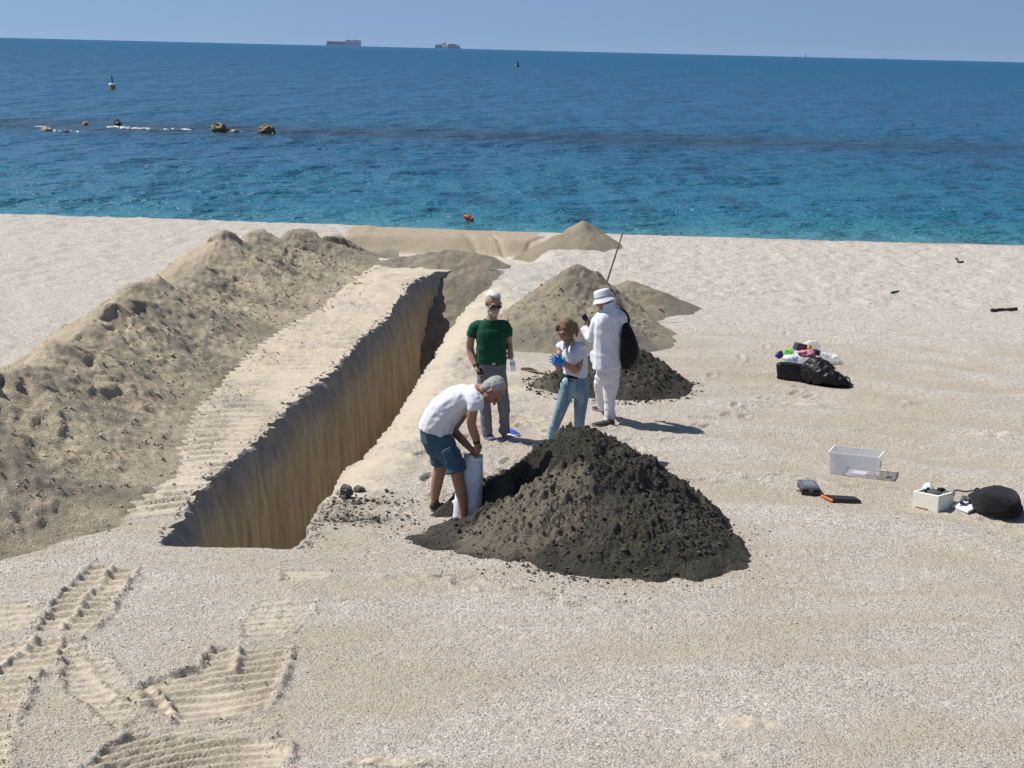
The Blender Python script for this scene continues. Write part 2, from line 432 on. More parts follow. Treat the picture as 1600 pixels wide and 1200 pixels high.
def full_h(x, y):
    """height plus the three surface masks"""
    z = base_h(x, y)
    z = z + 0.006 * fbm(x * 9, y * 9, 4, 103) * (1 + 1.6 * ss(26, 31, y)) + 0.0025 * fbm(x * 42, y * 42, 2, 104)
    # foot dimples on the loose far beach
    far = ss(27.0, 31, y) * (1 - ss(40, 40.6, y)) * (1 - ss(-4.4, -3.6, x) * (1 - ss(0.4, 1.0, x)) * ss(32, 35, y))
    nearl = ss(-5.6, -6.4, x) * ss(19, 22, y)
    far = np.maximum(far, nearl * 0.6)
    z = z + far * 0.050 * fbm(x * 3.4, y * 2.3, 3, 105)
    sand = np.zeros(x.shape); wet = np.zeros(x.shape); dark = np.zeros(x.shape)
    # graded bands swinging across the right side
    r1 = np.hypot(x - 1.5, (y - 12.0) * 1.0)
    band = np.sin(r1 * 5.2 + 2.6 * fbm(x * 0.5, y * 0.5, 3, 110)) * ss(2.5, 4.5, r1) * ss(1.6, 3.4, x) * (1 - ss(26, 29, y))
    z = z + 0.030 * band
    z = z + 0.010 * np.sin(y * 5.5 + 0.8 * x + 2 * fbm(x * 0.6, y * 0.6, 2, 111)) * ss(14.5, 12.8, y) * ss(-1.0, 0.5, x)
    # strip between the spoil bank and the trench, ribbed across by the excavator's tracks
    xe = np.interp(y, TL[:, 0], TL[:, 1]); xb = xbase(y)
    st = ss(xb - 0.5, xb + 0.15, x) * (1 - ss(xe + 0.1, xe + 0.3, x)) * ss(14.7, 15.4, y) * (1 - ss(34.5, 37, y))
    ph = -y / 0.27 + 0.5 * fbm(x * 1.3, y * 0.9, 2, 120) + 1.0 * x
    rib = np.mod(ph, 1.0); rib = np.interp(rib, [0, .10, .6, .80, .87, .95, 1], [.05, .08, .3, .9, 1.0, .12, .05])
    rs = np.clip(0.75 + 0.9 * fbm(x * 1.3, y * 0.6, 3, 121), 0, 1)
    z = z + st * 0.055 * rib * rs
    sand = np.maximum(sand, st * (0.74 + 0.5 * fbm(x * 1.1, y * 1.7, 3, 122)))
    # lip and bank of clean sand on the other side
    xr = np.interp(y, TR[:, 0], TR[:, 1])
    s2 = (1 - ss(0.25, 1.25 + 0.4 * vn(y * 0.8, 0 * y, 130), x - xr)) * ss(15.0, 16.2, y) * (1 - ss(30, 32.5, y)) * ss(-0.25, 0.0, x - xr)
    sand = np.maximum(sand, s2 * (0.78 + 0.6 * fbm(x * 1.5, y * 1.5, 3, 131)))
    rib2 = np.abs(np.mod(y / 0.34 + 0.6 * fbm(x * 1.5, y, 2, 132), 1.0) - 0.5)
    z = z + s2 * 0.055 * rib2 * np.clip(0.5 + 1.2 * fbm(x * 1.2, y * 0.7, 2, 133), 0, 1)
    z = z + s2 * (-0.05) * (1 - ss(0.0, 0.35, x - xr))
    # trodden patch among the people
    tp = ss(15.5, 17, y) * (1 - ss(22, 24, y)) * ss(-1.4, -0.6, x) * (1 - ss(0.6, 1.6, x))
    z = z + tp * 0.022 * fbm(x * 3.2, y * 2.6, 3, 140); sand = np.maximum(sand, tp * (0.38 + 0.5 * fbm(x * 1.8, y * 1.6, 3, 141)))
    # scattered scuffs of pale sand on the right
    for (px, py, rx, ry, a) in [(1250, 632, 0.42, 0.16, .8), (1335, 672, 0.42, 0.17, .85), (1550, 642, 0.35, 0.12, .6), (1545, 680, 0.4, 0.13, .85), (1410, 632, .4, .2, .4), (1165, 1128, 0.3, 0.14, .8), (955, 1128, 0.14, 0.10, .7), (1120, 1180, .3, .1, .5), (1400, 800, .3, .12, .5)]:
        g = G(px, py); q = np.exp(-(((x - g[0]) / rx) ** 2 + ((y - g[1]) / ry) ** 2) ** 1.5)
        sand = np.maximum(sand, a * q * np.clip(0.55 + 1.5 * fbm(x * 4.5, y * 4.5, 3, 151), 0, 1.2)); z = z + q * 0.045 * fbm(x * 7, y * 7, 3, 150)
    # the freshly levelled cut
    w = ss(-4.5, -3.7, x) * (1 - ss(0.3, 0.8, x)) * ss(32.5, 35.2, y)
    sand = np.maximum(sand, w * (1 - ss(37.6, 38.2, y)) * (0.62 + 0.4 * fbm(x * 1.2, y * 1.2, 3, 160)))
    wet = np.maximum(wet, w * ss(37.7, 38.3, y) * (1 - ss(40.6, 41.5, y)))
    wet = np.maximum(wet, 0.5 * ss(39.6, 40.3, y) * ss(3.0, 7.0, x))
    wet = np.maximum(wet, ss(40.6, 41.2, y))
    tr = np.exp(-((x + 0.85 + 0.25 * (y - 38)) / 0.08) ** 2) + np.exp(-((x + 0.25 + 0.2 * (y - 38)) / 0.06) ** 2) + np.exp(-((x - 0.15 - 0.35 * (y - 38)) / 0.06) ** 2)
    z = z - 0.06 * tr * ss(37.2, 38, y) * (1 - ss(39.5, 40, y))
    # dark crumbs dropped beside the trench
    for (px, py, rx, ry, a) in [(560, 783, 0.34, 0.15, .95), (565, 812, 0.36, 0.18, 1.0), (530, 800, 0.18, 0.2, .6), (700, 835, 0.5, 0.16, .35), (600, 770, .2, .1, .5)]:
        g = G(px, py); q = np.exp(-(((x - g[0]) / rx) ** 2 + ((y - g[1]) / ry) ** 2) ** 1.3)
        dark = np.maximum(dark, a * q); z = z + q * 0.03 * np.clip(fbm(x * 14, y * 14, 3, 170), -0.2, 1)
    z = footprints(x, y, z)
    dz, ts = tracks(x, y)
    z = z + dz; sand = np.maximum(sand, ts)
    coarse = ss(24.5, 29, y + 0.6 * fbm(x * 0.6, y * 0.6, 2, 180)) * (1 - 0.0 * x)
    coarse = np.maximum(coarse, ss(-5.0, -6.0, x)) + 0.30 * band * (0.4 + 1.2 * fbm(x * 0.8, y * 0.8, 3, 181))
    # the ridge of the crumbled edge at the bottom of the picture
    g = G(610, 1192); q = np.exp(-(((x - g[0]) / 0.34) ** 2 + ((y - g[1] + 0.03) / 0.05) ** 2) ** 2)
    z = z + q * 0.06 * (0.6 + 0.7 * fbm(x * 16, y * 16, 3, 190)); sand = np.maximum(sand, q)
    return z, sand, wet, dark, coarse
def ground_z(x, y):
    x = np.atleast_1d(np.asarray(x, float)); y = np.atleast_1d(np.asarray(y, float))
    return full_h(x, y)[0]
def gz(x, y): return float(ground_z(x, y)[0])

def build_ground():
    ys = list(np.linspace(-8, 8.8, 8))
    y = 9.0
    while y < YN - 0.02: ys.append(y); y += 0.0185
    ys += [YN, YN + 0.02]; y = YN + 0.04
    while y < 40.8: ys.append(y); y += min(0.0185 * (y / 14.0) ** 2, 0.066)
    ys += list(np.linspace(41, 46, 26)) + [48, 52, 60]
    ys = np.array(ys); nr = len(ys)
    xl = xl_(ys); xr = xr_(ys)
    nL, nR, nW, nF = 150, 370, 26, 8
    uL = np.linspace(0, 1, nL); uR = np.linspace(0, 1, nR)
    half = np.maximum(0.355 * ys, 2.5) + 0.6
    lx = (-half)[:, None] + uL[None, :] * (xl + half)[:, None]
    rx = xr[:, None] + uR[None, :] * (half - xr)[:, None]
    out = np.array([60.0, 25.0, 10.0, 4.0, 1.5])
    lo = (-half)[:, None] - out[None, :]; rox = half[:, None] + out[::-1][None, :]
    # trench section
    D = np.where((ys > YN) , 1.85, 0.0)
    D = np.where(ys > 33.2, 1.85 * (1 - ss(33.2, 33.4, ys)), D)
    D = np.where(ys < YN + 0.01, 0, D); inT = (ys > YN + 0.01) & (ys < 33.4)
    w = np.linspace(0, 1, nW + 1)[1:] ** 1.25
    Yw = ys[:, None] + 0 * w[None, :]; dep = D[:, None] * w[None, :]
    bev = 0.13 * (1 - np.exp(-dep / 0.2)) + 0.075 * dep
    rough = 0.045 * fbm(Yw * 5.5, dep * 0.9, 4, 201) * ss(0.0, 0.25, dep) + 0.085 * fbm(Yw * 7, dep * 6, 4, 202) * np.exp(-dep / 0.45) * ss(0, .03, dep)
    flu = np.abs(np.sin(Yw * 5.2 + 1.4 * vn(Yw * 0.8, 0 * Yw, 205) + 0.5 * dep)) ** 0.7
    rough = rough + (0.075 * flu * np.clip(0.6 + 0.8 * vn(Yw * .7, dep * .6, 206), 0.1, 1) - .03) * ss(0.02, 0.3, dep) * (1 - 0.4 * ss(0.8, 1.6, dep))
    wlx = xl[:, None] + bev + rough
    wrx = xr[:, None] - 0.05 * dep - 0.03 * fbm(Yw * 6, dep, 3, 203) * ss(0, .2, dep)
    # where the trench has no depth these columns just share out the gap
    gap = (xr - xl)[:, None]
    flat = (1 - ss(0.0, 0.25, D))[:, None]
    cols = 2 * nW + nF
    fl = np.linspace(0, 1, cols + 2)[1:-1]
    fx = xl[:, None] + gap * fl[None, :]
    a = wlx[:, -1:]; b = wrx[:, -1:]
    floor = a + (b - a) * np.linspace(0, 1, nF + 2)[1:-1][None, :]
    tx = np.concatenate([wlx, floor, wrx[:, ::-1]], 1)
    td = np.concatenate([dep, np.repeat(D[:, None], nF, 1) - 0.05 * fbm(floor * 4, ys[:, None] * 3, 3, 204), dep[:, ::-1]], 1)
    tx = tx * (1 - flat) + fx * flat; td = td * (1 - flat)
    Xs = np.concatenate([lo, lx, tx, rx, rox], 1); Ys = np.repeat(ys[:, None], Xs.shape[1], 1)
    nc = Xs.shape[1]
    z, sand, wet, dark, coarse = full_h(Xs.ravel(), Ys.ravel())
    c0 = 5 + nL; c1 = c0 + cols
    Z = z.reshape(nr, nc)
    # inside the trench the height hangs from the lip
    zl = Z[:, c0 - 1:c0]; zr = Z[:, c1:c1 + 1]; u = np.linspace(0, 1, cols)[None, :]
    lip = zl + (zr - zl) * u
    k = inT[:, None] * (1 - flat)
    Z[:, c0:c1] = Z[:, c0:c1] * (1 - k) + (lip - td) * k
    dp = np.zeros((nr, nc)); dp[:, c0:c1] = td
    V = np.stack([Xs.ravel(), Ys.ravel(), Z.ravel()], 1)
    Fq = grid_faces(nr, nc)
    r0 = int(np.searchsorted(ys, YN + 0.01)) - 1; r1 = int(np.searchsorted(ys, 33.4))
    isT = np.zeros((nr - 1, nc - 1), bool); isT[r0:r1, c0 - 1:c1] = True
    def sub(mask, name, mat, **kw):
        F = Fq[mask]; used = np.unique(F); mp = np.full(len(V), -1); mp[used] = np.arange(len(used))
        at = {k: v.ravel()[used] for k, v in kw.items()}
        return link(name, np_mesh(name, V[used], mp[F], True, at), mat)
    o = sub(~isT, 'beach', M['beach'], sand=sand, wet=wet, dark=dark, coarse=coarse)
    tag(o, kind='structure')
    o = sub(isT, 'trench', M['trench'], depth=dp)
    tag(o, kind='structure')
build_ground()

# ============================================================ HEAPS
def heap(name, x0, x1, y0, y1, dx, dy, hf, mat, label, cat='sand heap', cut=0.015, deep=0.0):
    xs = np.arange(x0, x1, dx); ys = np.arange(y0, y1, dy)
    X, Y = np.meshgrid(xs, ys); r = hf(X, Y)
    Z, dark = r if isinstance(r, tuple) else (r, np.zeros(X.shape))
    g = base_h(X, Y)
    keep = Z > g - 0.03 - deep
    F = grid_faces(*X.shape); kv = keep.ravel()
    fm = kv[F].any(-1)
    F = F[fm]; used = np.unique(F); mp = np.full(X.size, -1); mp[used] = np.arange(len(used))
    V = np.stack([X.ravel(), Y.ravel(), Z.ravel()], 1)[used]
    c = V.mean(0); c[2] = 0.0
    me = np_mesh(name, V - c, mp[F], True, {'dark': dark.ravel()[used]})
    o = link(name, me, mat); o.location = c
    return tag(o, label, cat)
def rcone(x, y, cx, cy, h, slope, rnd=0.12, sx=1.0, sy=1.0):
    r = np.hypot((x - cx) / sx, (y - cy) / sy)
    return h - slope * (np.sqrt(r * r + rnd * rnd) - rnd)
def smax(a, b, k=0.06):
    return np.logaddexp(a / k, b / k) * k
CREST = np.array([(12.6, -6.1, 0.35), (13.6, -5.9, 0.72), (14.9, -5.7, 0.98), (16.0, -5.65, 0.74), (17.1, -5.6, 0.93), (17.7, -5.6, 0.78), (18.6, -5.6, 0.80), (19.6, -5.6, 0.88), (20.5, -5.6, 0.74), (21.7, -5.6, 0.93), (22.6, -5.6, 0.76), (23.7, -5.58, 0.93), (24.8, -5.5, 0.80), (26.4, -5.45, 0.66), (28.0, -5.4, 0.74), (29.5, -5.35, 0.98), (30.4, -5.2, 0.68), (31.4, -5.05, 0.88), (32.3, -4.9, 0.62), (33.3, -4.65, 0.70), (34.0, -3.95, 0.52), (34.8, -3.75, 0.30), (35.6, -3.7, -0.2)])
def ridge(X, Y):
    yy = Y + 0.35 * fbm(X * 0.9, Y * 0.9, 2, 300)
    # spurs: the bank is a row of dumped bucket loads whose cones run out diagonally towards the trench
    ysk = yy - 0.28 * (X + 5.2)
    hc = np.interp(ysk, CREST[:, 0], CREST[:, 2]); xc = np.interp(ysk, CREST[:, 0], CREST[:, 1]); xb = xbase(yy)
    xc = xc + 0.05 * fbm(Y * 2, 0 * Y, 3, 301)
    hc = 0.82 + (hc - 0.82) * np.where(hc > 0.55, 1.45, 1.0) + 0.05 * fbm(Y * 2.4, 0 * Y + 3, 3, 302)
    t = (X - xc) / np.maximum(xb - xc, 0.6)
    right = hc * (1 - t) - 0.06 * np.sin(np.clip(t, 0, 1) * math.pi) * hc
    left = hc - 0.72 * (xc - X)
    z = -smax(-right, -left, 0.09) + 0.03
    lob = 1 - np.abs(fbm(ysk * 0.75, X * 0.55, 3, 303)) * 2
    z = z + 0.13 * lob * np.clip(z * 2, 0, 1) + 0.035 * fbm(X * 2.4, Y * 2.4, 4, 304) + (0.028 * fbm(X * 8, Y * 8, 4, 305) + 0.020 * fbm(X * 19, Y * 19, 3, 315) + 0.022 * (1 - 2.4 * np.abs(fbm(X * 2.6, Y * 2.1, 3, 317)))) * np.clip(z * 5, 0.2, 1)
    # slipped steps and hollows
    st = fbm(X * 1.5, Y * 1.3, 3, 306); z = z - 0.10 * ss(0.28, 0.36, st) * np.clip(z, 0, 1)
    st2 = fbm(X * 2.3 + 5, Y * 2.0, 3, 316); z = z - 0.07 * ss(0.30, 0.34, st2) * np.clip(z, 0, 1)
    d, v = worley(X * 9, Y * 9, 31); z = z + np.where(v > 0.86, 0.03 * np.clip(0.45 - d, 0, 1) / 0.45, 0) * (z > 0.02)
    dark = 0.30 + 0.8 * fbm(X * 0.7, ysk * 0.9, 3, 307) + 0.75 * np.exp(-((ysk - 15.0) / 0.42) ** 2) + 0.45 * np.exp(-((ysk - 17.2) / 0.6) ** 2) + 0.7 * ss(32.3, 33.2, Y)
    return z, np.clip(dark, 0, 1)
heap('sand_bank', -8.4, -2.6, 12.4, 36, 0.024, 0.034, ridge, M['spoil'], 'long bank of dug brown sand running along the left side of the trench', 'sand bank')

def black_pile(X, Y):
    wx = X + 0.12 * fbm(X * 1.6, Y * 1.6, 3, 401) + 0.06 * fbm(X * 6, Y * 6, 3, 407); wy = Y + 0.12 * fbm(X * 1.6, Y * 1.6, 3, 402) + 0.06 * fbm(X * 6, Y * 6, 3, 408)
    z = rcone(wx, wy, 0.68, 15.15, 0.93, 0.74, 0.22, np.where(wx < 0.68, 0.98, 1.04), 0.94)
    z = smax(z, rcone(wx, wy, 1.14, 14.42, 0.47, 0.60, 0.25, 1.12, 1.0), 0.05)
    z = smax(z, rcone(wx, wy, 0.28, 14.6, 0.42, 0.60, 0.15), 0.05)
    z = smax(z, rcone(wx, wy, -0.36, 14.42, 0.13, 0.40, 0.2, 1.2, 0.75), 0.03)
    # the bite taken out by shovelling at the left
    bx, by = 0.06, 14.95
    q = np.exp(-(((wx - bx) / 0.32) ** 2 + ((wy - by) / 0.22) ** 2) ** 2)
    z = z - 0.40 * q
    q = np.exp(-(((wx - 0.30) / 0.14) ** 2 + ((wy - 15.2) / 0.12) ** 2) ** 2); z = z - 0.10 * q
    q = np.exp(-(((wx + 0.46) / 0.30) ** 2 + ((wy - 15.08) / 0.26) ** 2) ** 2); z = z * (1 - q) - 0.08 * q
    c = np.clip(z * 4, 0.15, 1)
    z = z + 0.07 * fbm(X * 2.6, Y * 2.6, 4, 403) * c + 0.026 * fbm(X * 9, Y * 9, 4, 404) * c + 0.018 * fbm(X * 26, Y * 26, 3, 405) * c
    d, v = worley(X * 11, Y * 11, 41); z = z + np.where(v > 0.78, 0.045 * np.sqrt(np.clip(0.42 - d, 0, 1) / 0.42), 0) * c
    d, v = worley(X * 22, Y * 22, 42); z = z + np.where(v > 0.4, 0.028 * np.sqrt(np.clip(0.42 - d, 0, 1) / 0.42), 0) * c
    # drier, paler sand that slid down the near face
    dk = 0.9 * np.exp(-(((X - 0.35) / 0.42) ** 2 + ((Y - 14.3) / 0.5) ** 2)) + 0.8 * np.exp(-(((X + 0.05) / 0.5) ** 2 + ((Y - 14.3) / 0.35) ** 2)) + 0.3 * np.exp(-(((X - 0.85) / 0.5) ** 2 + ((Y - 14.5) / 0.4) ** 2))
    return z, np.clip(dk + 0.35 * fbm(X * 2.2, Y * 2.2, 4, 406), 0, 1)
heap('soil_heap', -1.4, 2.6, 13.0, 17.0, 0.0115, 0.0125, black_pile, M['black'], 'large dark wet soil heap with a shovelled hollow, in the foreground beside the white sack', 'soil heap')
def black2(X, Y):
    wx = X + 0.10 * fbm(X * 1.6, Y * 1.6, 3, 411); wy = Y + 0.10 * fbm(X * 1.6, Y * 1.6, 3, 412)
    z = rcone(wx, wy, 1.55, 21.9, 0.53, 0.62, 0.2, 1.0, 1.1)
    z = smax(z, rcone(wx, wy, 0.78, 21.75, 0.19, 0.5, 0.2, 1.0, 1.0), 0.04)
    c = np.clip(z * 5, 0.15, 1)
    z = z + 0.05 * fbm(X * 3.2, Y * 3.2, 4, 413) * c + 0.028 * fbm(X * 10, Y * 10, 4, 414) * c
    d, v = worley(X * 11, Y * 11, 43); z = z + np.where(v > 0.5, 0.04 * np.sqrt(np.clip(0.42 - d, 0, 1) / 0.42), 0) * c
    d, v = worley(X * 20, Y * 20, 44); z = z + np.where(v > 0.4, 0.02 * np.sqrt(np.clip(0.42 - d, 0, 1) / 0.42), 0) * c
    return z, 0.5 * np.exp(-(((X - 0.35) / 0.3) ** 2)) + 0.15 * ss(0, 1, fbm(X * 2, Y * 2, 2, 415))
heap('soil_heap', -0.4, 3.0, 20.2, 23.4, 0.016, 0.018, black2, M['black'], 'smaller dark soil heap behind the legs of the person in white', 'soil heap')
def gravel1(X, Y):
    wx = X + 0.14 * fbm(X * 1.2, Y * 1.2, 3, 421); wy = Y + 0.14 * fbm(X * 1.2, Y * 1.2, 3, 422)
    z = rcone(wx, wy, 1.08, 26.9, 1.03, 0.84, 0.12)
    z = smax(z, rcone(wx, wy, 0.55, 26.6, 0.42, 0.50, 0.2, 1.0, 1), 0.06)
    z = smax(z, rcone(wx, wy, 1.0, 25.7, 0.58, 0.44, 0.3, 1.05, 1.1), 0.06)
    z = smax(z, rcone(wx, wy, 1.55, 26.2, 0.30, 0.5, 0.25, 0.9, 1.1), 0.06)
    c = np.clip(z * 4, 0.2, 1)
    z = z + 0.08 * fbm(X * 2.0, Y * 2.0, 4, 423) * c + 0.055 * fbm(X * 7, Y * 7, 4, 424) * c + 0.02 * fbm(X * 20, Y * 20, 2, 426) * c
    return z, np.clip(0.25 + 0.6 * np.exp(-(((X - 1.2) / 0.5) ** 2 + ((Y - 26.9) / 0.7) ** 2)) + 0.5 * np.exp(-((Y - 24.6) / 0.5) ** 2) + 0.5 * fbm(X * 1.2, Y * 1.2, 3, 425), 0, 1)
heap('gravel_heap', -1.2, 3.2, 23.4, 29.6, 0.024, 0.03, gravel1, M['gravel'], 'broad brown gravel heap with grey peak, behind the woman in jeans', 'gravel heap')
def gravel2(X, Y):
    wx = X + 0.12 * fbm(X * 1.2, Y * 1.2, 3, 431); wy = Y + 0.12 * fbm(X * 1.2, Y * 1.2, 3, 432)
    z = rcone(wx, wy, 2.12, 28.8, 0.46, 0.48, 0.15, 1.0, 1.1)
    z = smax(z, rcone(wx, wy, 2.55, 28.9, 0.24, 0.42, 0.2, 1.1, 1), 0.05)
    z = smax(z, rcone(wx, wy, 1.9, 27.9, 0.26, 0.42, 0.2, 1.0, 1), 0.05)
    c = np.clip(z * 4, 0.2, 1)
    z = z + 0.05 * fbm(X * 2.2, Y * 2.2, 4, 433) * c + 0.05 * fbm(X * 7, Y * 7, 4, 434) * c
    return z, np.clip(0.25 + 0.5 * ss(2.3, 2.9, X) + 0.5 * fbm(X * 1.2, Y * 1.2, 3, 435), 0, 1)
heap('gravel_heap', 1.2, 3.9, 26.2, 29.9, 0.024, 0.03, gravel2, M['gravel'], 'low brown gravel heap just right of the white hat', 'gravel heap')
def gravel3(X, Y):
    z = rcone(X + 0.1 * fbm(X, Y, 3, 441), Y, 1.56, 38.1, 0.60, 0.64, 0.10, np.where(X < 1.56, 0.80, 1.0), 1.0)
    z = smax(z, rcone(X, Y, 1.12, 37.8, 0.28, 0.6, 0.2), 0.05)
    z = z + 0.06 * fbm(X * 3.2, Y * 3.2, 4, 443) * np.clip(z * 4, 0, 1)
    return z, np.clip(0.35 - 0.9 * np.exp(-(((X - 1.05) / 0.5) ** 2 + ((Y - 37.4) / 0.4) ** 2)) + 0.5 * fbm(X * 1.2, Y * 1.2, 3, 445), 0, 1)
heap('gravel_heap', -0.3, 3.3, 36.4, 39.8, 0.03, 0.04, gravel3, M['gravel'], 'pointed gravel heap standing at the edge of the sea', 'gravel heap')
def endpile(X, Y):
    z = rcone(X + 0.12 * fbm(X * .8, Y * .8, 3, 451), Y, -1.30, 34.0, 0.30, 0.56, 0.5, np.where(X < -1.3, 1.9, 1.4), np.where(Y > 34.0, 0.65, 0.9))
    z = z + 0.05 * fbm(X * 1.8, Y * 1.8, 4, 453) + 0.045 * fbm(X * 6, Y * 6, 4, 454)
    return z, np.clip(0.55 + 0.4 * fbm(X * 1.2, Y * 1.2, 3, 455), 0, 1)
heap('gravel_heap', -4.4, 1.2, 29.6, 37.0, 0.03, 0.035, endpile, M['gravel'], 'grey gravel heap sloping into the far end of the trench', 'gravel heap', deep=2.0)
# ============================================================ THE SEA
WZ = -0.5
def m_sea():
    t = NT('sea_water'); v = t.coord()
    sx = t.new('ShaderNodeSeparateXYZ'); t.l(v, sx.inputs[0]); y = sx.outputs[1]
    yy = t.math('ADD', y, t.math('MULTIPLY', t.math('SUBTRACT', t.noise(t.coord((0.25, 0.6, 1)), 0.16, 4), 0.5), 9.0))
    r = t.new('ShaderNodeMapRange'); r.inputs[1].default_value = 38; r.inputs[2].default_value = 138; t.l(yy, r.inputs[0])
    deep = t.ramp(r.outputs[0], [(0.05, (0.095, 0.225, 0.225)), (0.085, (0.030, 0.165, 0.200)), (0.14, (0.010, 0.118, 0.176)), (0.45, (0.005, 0.080, 0.152)), (1.0, (0.004, 0.080, 0.164))])
    lg = t.math('LOGARITHM', t.math('MAXIMUM', y, 1.0), 10.0)
    cmb = t.new('ShaderNodeCombineXYZ'); t.l(t.math('MULTIPLY', lg, 22.0), cmb.inputs[1]); t.l(t.math('MULTIPLY', sx.outputs[0], 0.0006), cmb.inputs[0])
    st = t.noise(cmb.outputs[0], 1.0, 4, 0.6)
    col = t.mix(t.ramp(st, [(0.35, 0.0), (0.75, 0.55)]), deep, (0.008, 0.070, 0.155))
    # weed and stones of the sunken breakwater darken the water above them
    q = t.math('DIVIDE', t.math('SUBTRACT', t.math('ADD', y, t.math('MULTIPLY', t.math('SUBTRACT', t.noise(t.coord((0.3, 1, 1)), 0.22, 5, 0.65), 0.5), 9.0)), 96.0), 7.5)
    reef = t.math('POWER', 2.718, t.math('MULTIPLY', t.math('MULTIPLY', q, q), -1.0))
    rx = t.new('ShaderNodeMapRange'); rx.inputs[1].default_value = 8; rx.inputs[2].default_value = 48; rx.inputs[3].default_value = 0.95; rx.inputs[4].default_value = 0.12; t.l(sx.outputs[0], rx.inputs[0])
    reef = t.math('MULTIPLY', t.math('MULTIPLY', reef, rx.outputs[0]), t.ramp(t.noise(t.coord((0.4, 1, 1)), 0.5, 4, 0.7), [(0.3, 0.45), (0.6, 1.0)]))
    col = t.mix(reef, col, (0.010, 0.020, 0.030))
    t.set(Base_Color=col, Roughness=t.ramp(t.math('DIVIDE', lg, 4.0), [(0.42, 0.24), (0.60, 0.32), (0.78, 0.48)]), IOR=1.33)
    t.b.inputs['Specular IOR Level'].default_value = 0.36
    b1 = t.noise(t.coord((0.55, 1, 1)), 1.5, 5, 0.62, 0.3); b2 = t.noise(t.coord((1.1, 1, 1)), 0.30, 5, 0.65)
    b3 = t.noise(t.coord((1.4, 0.7, 1)), 0.055, 4, 0.65)
    n = t.bump(b3, 4.5, 1.0); n = t.bump(b2, 1.3, 1.0, n); n = t.bump(b1, 0.31, 1.0, n)
    t.l(n, t.b.inputs['Normal']); return t.m
M['sea'] = m_sea()
def build_sea():
    ys = []; y = 37.0
    while y < 140: ys.append(y); y += 0.09 * (y / 40) ** 1.6
    far = list(np.geomspace(141, 8500, 40)); ny = len(ys)
    ys = np.array(ys + far); nr = len(ys)
    u = np.linspace(-1, 1, 310); hw = np.maximum(0.40 * ys, 10)
    X = hw[:, None] * u[None, :]; X[:, 0] = -np.maximum(ys * 3, 200); X[:, -1] = np.maximum(ys * 3, 200)
    Y = np.repeat(ys[:, None], X.shape[1], 1)
    rng = np.random.RandomState(3); Z = np.zeros(X.shape)
    for i in range(34):
        L = 0.6 * (3.2 / 0.6) ** rng.rand(); k = 2 * math.pi / L; a = rng.normal(-1.75, 0.6)
        amp = 0.0062 * L ** 0.5
        ph = k * (math.cos(a) * X + math.sin(a) * Y) + rng.rand() * 6.28
        Z += amp * np.sin(ph + 0.5 * np.sin(ph)) * np.clip(L / (2.5 * 0.09 * (Y / 40) ** 1.6 * 2), 0, 1)
    Z *= 0.6 + 0.5 * fbm(X * 0.05, Y * 0.12, 3, 500)
    Z *= ss(40.5, 52, Y) * (1 - ss(115, 139, Y))
    V = np.stack([X.ravel(), Y.ravel(), Z.ravel() + WZ], 1)
    o = link('sea', np_mesh('sea', V, grid_faces(nr, X.shape[1]).reshape(-1, 4), True), M['sea'])
    tag(o, kind='structure')
build_sea()
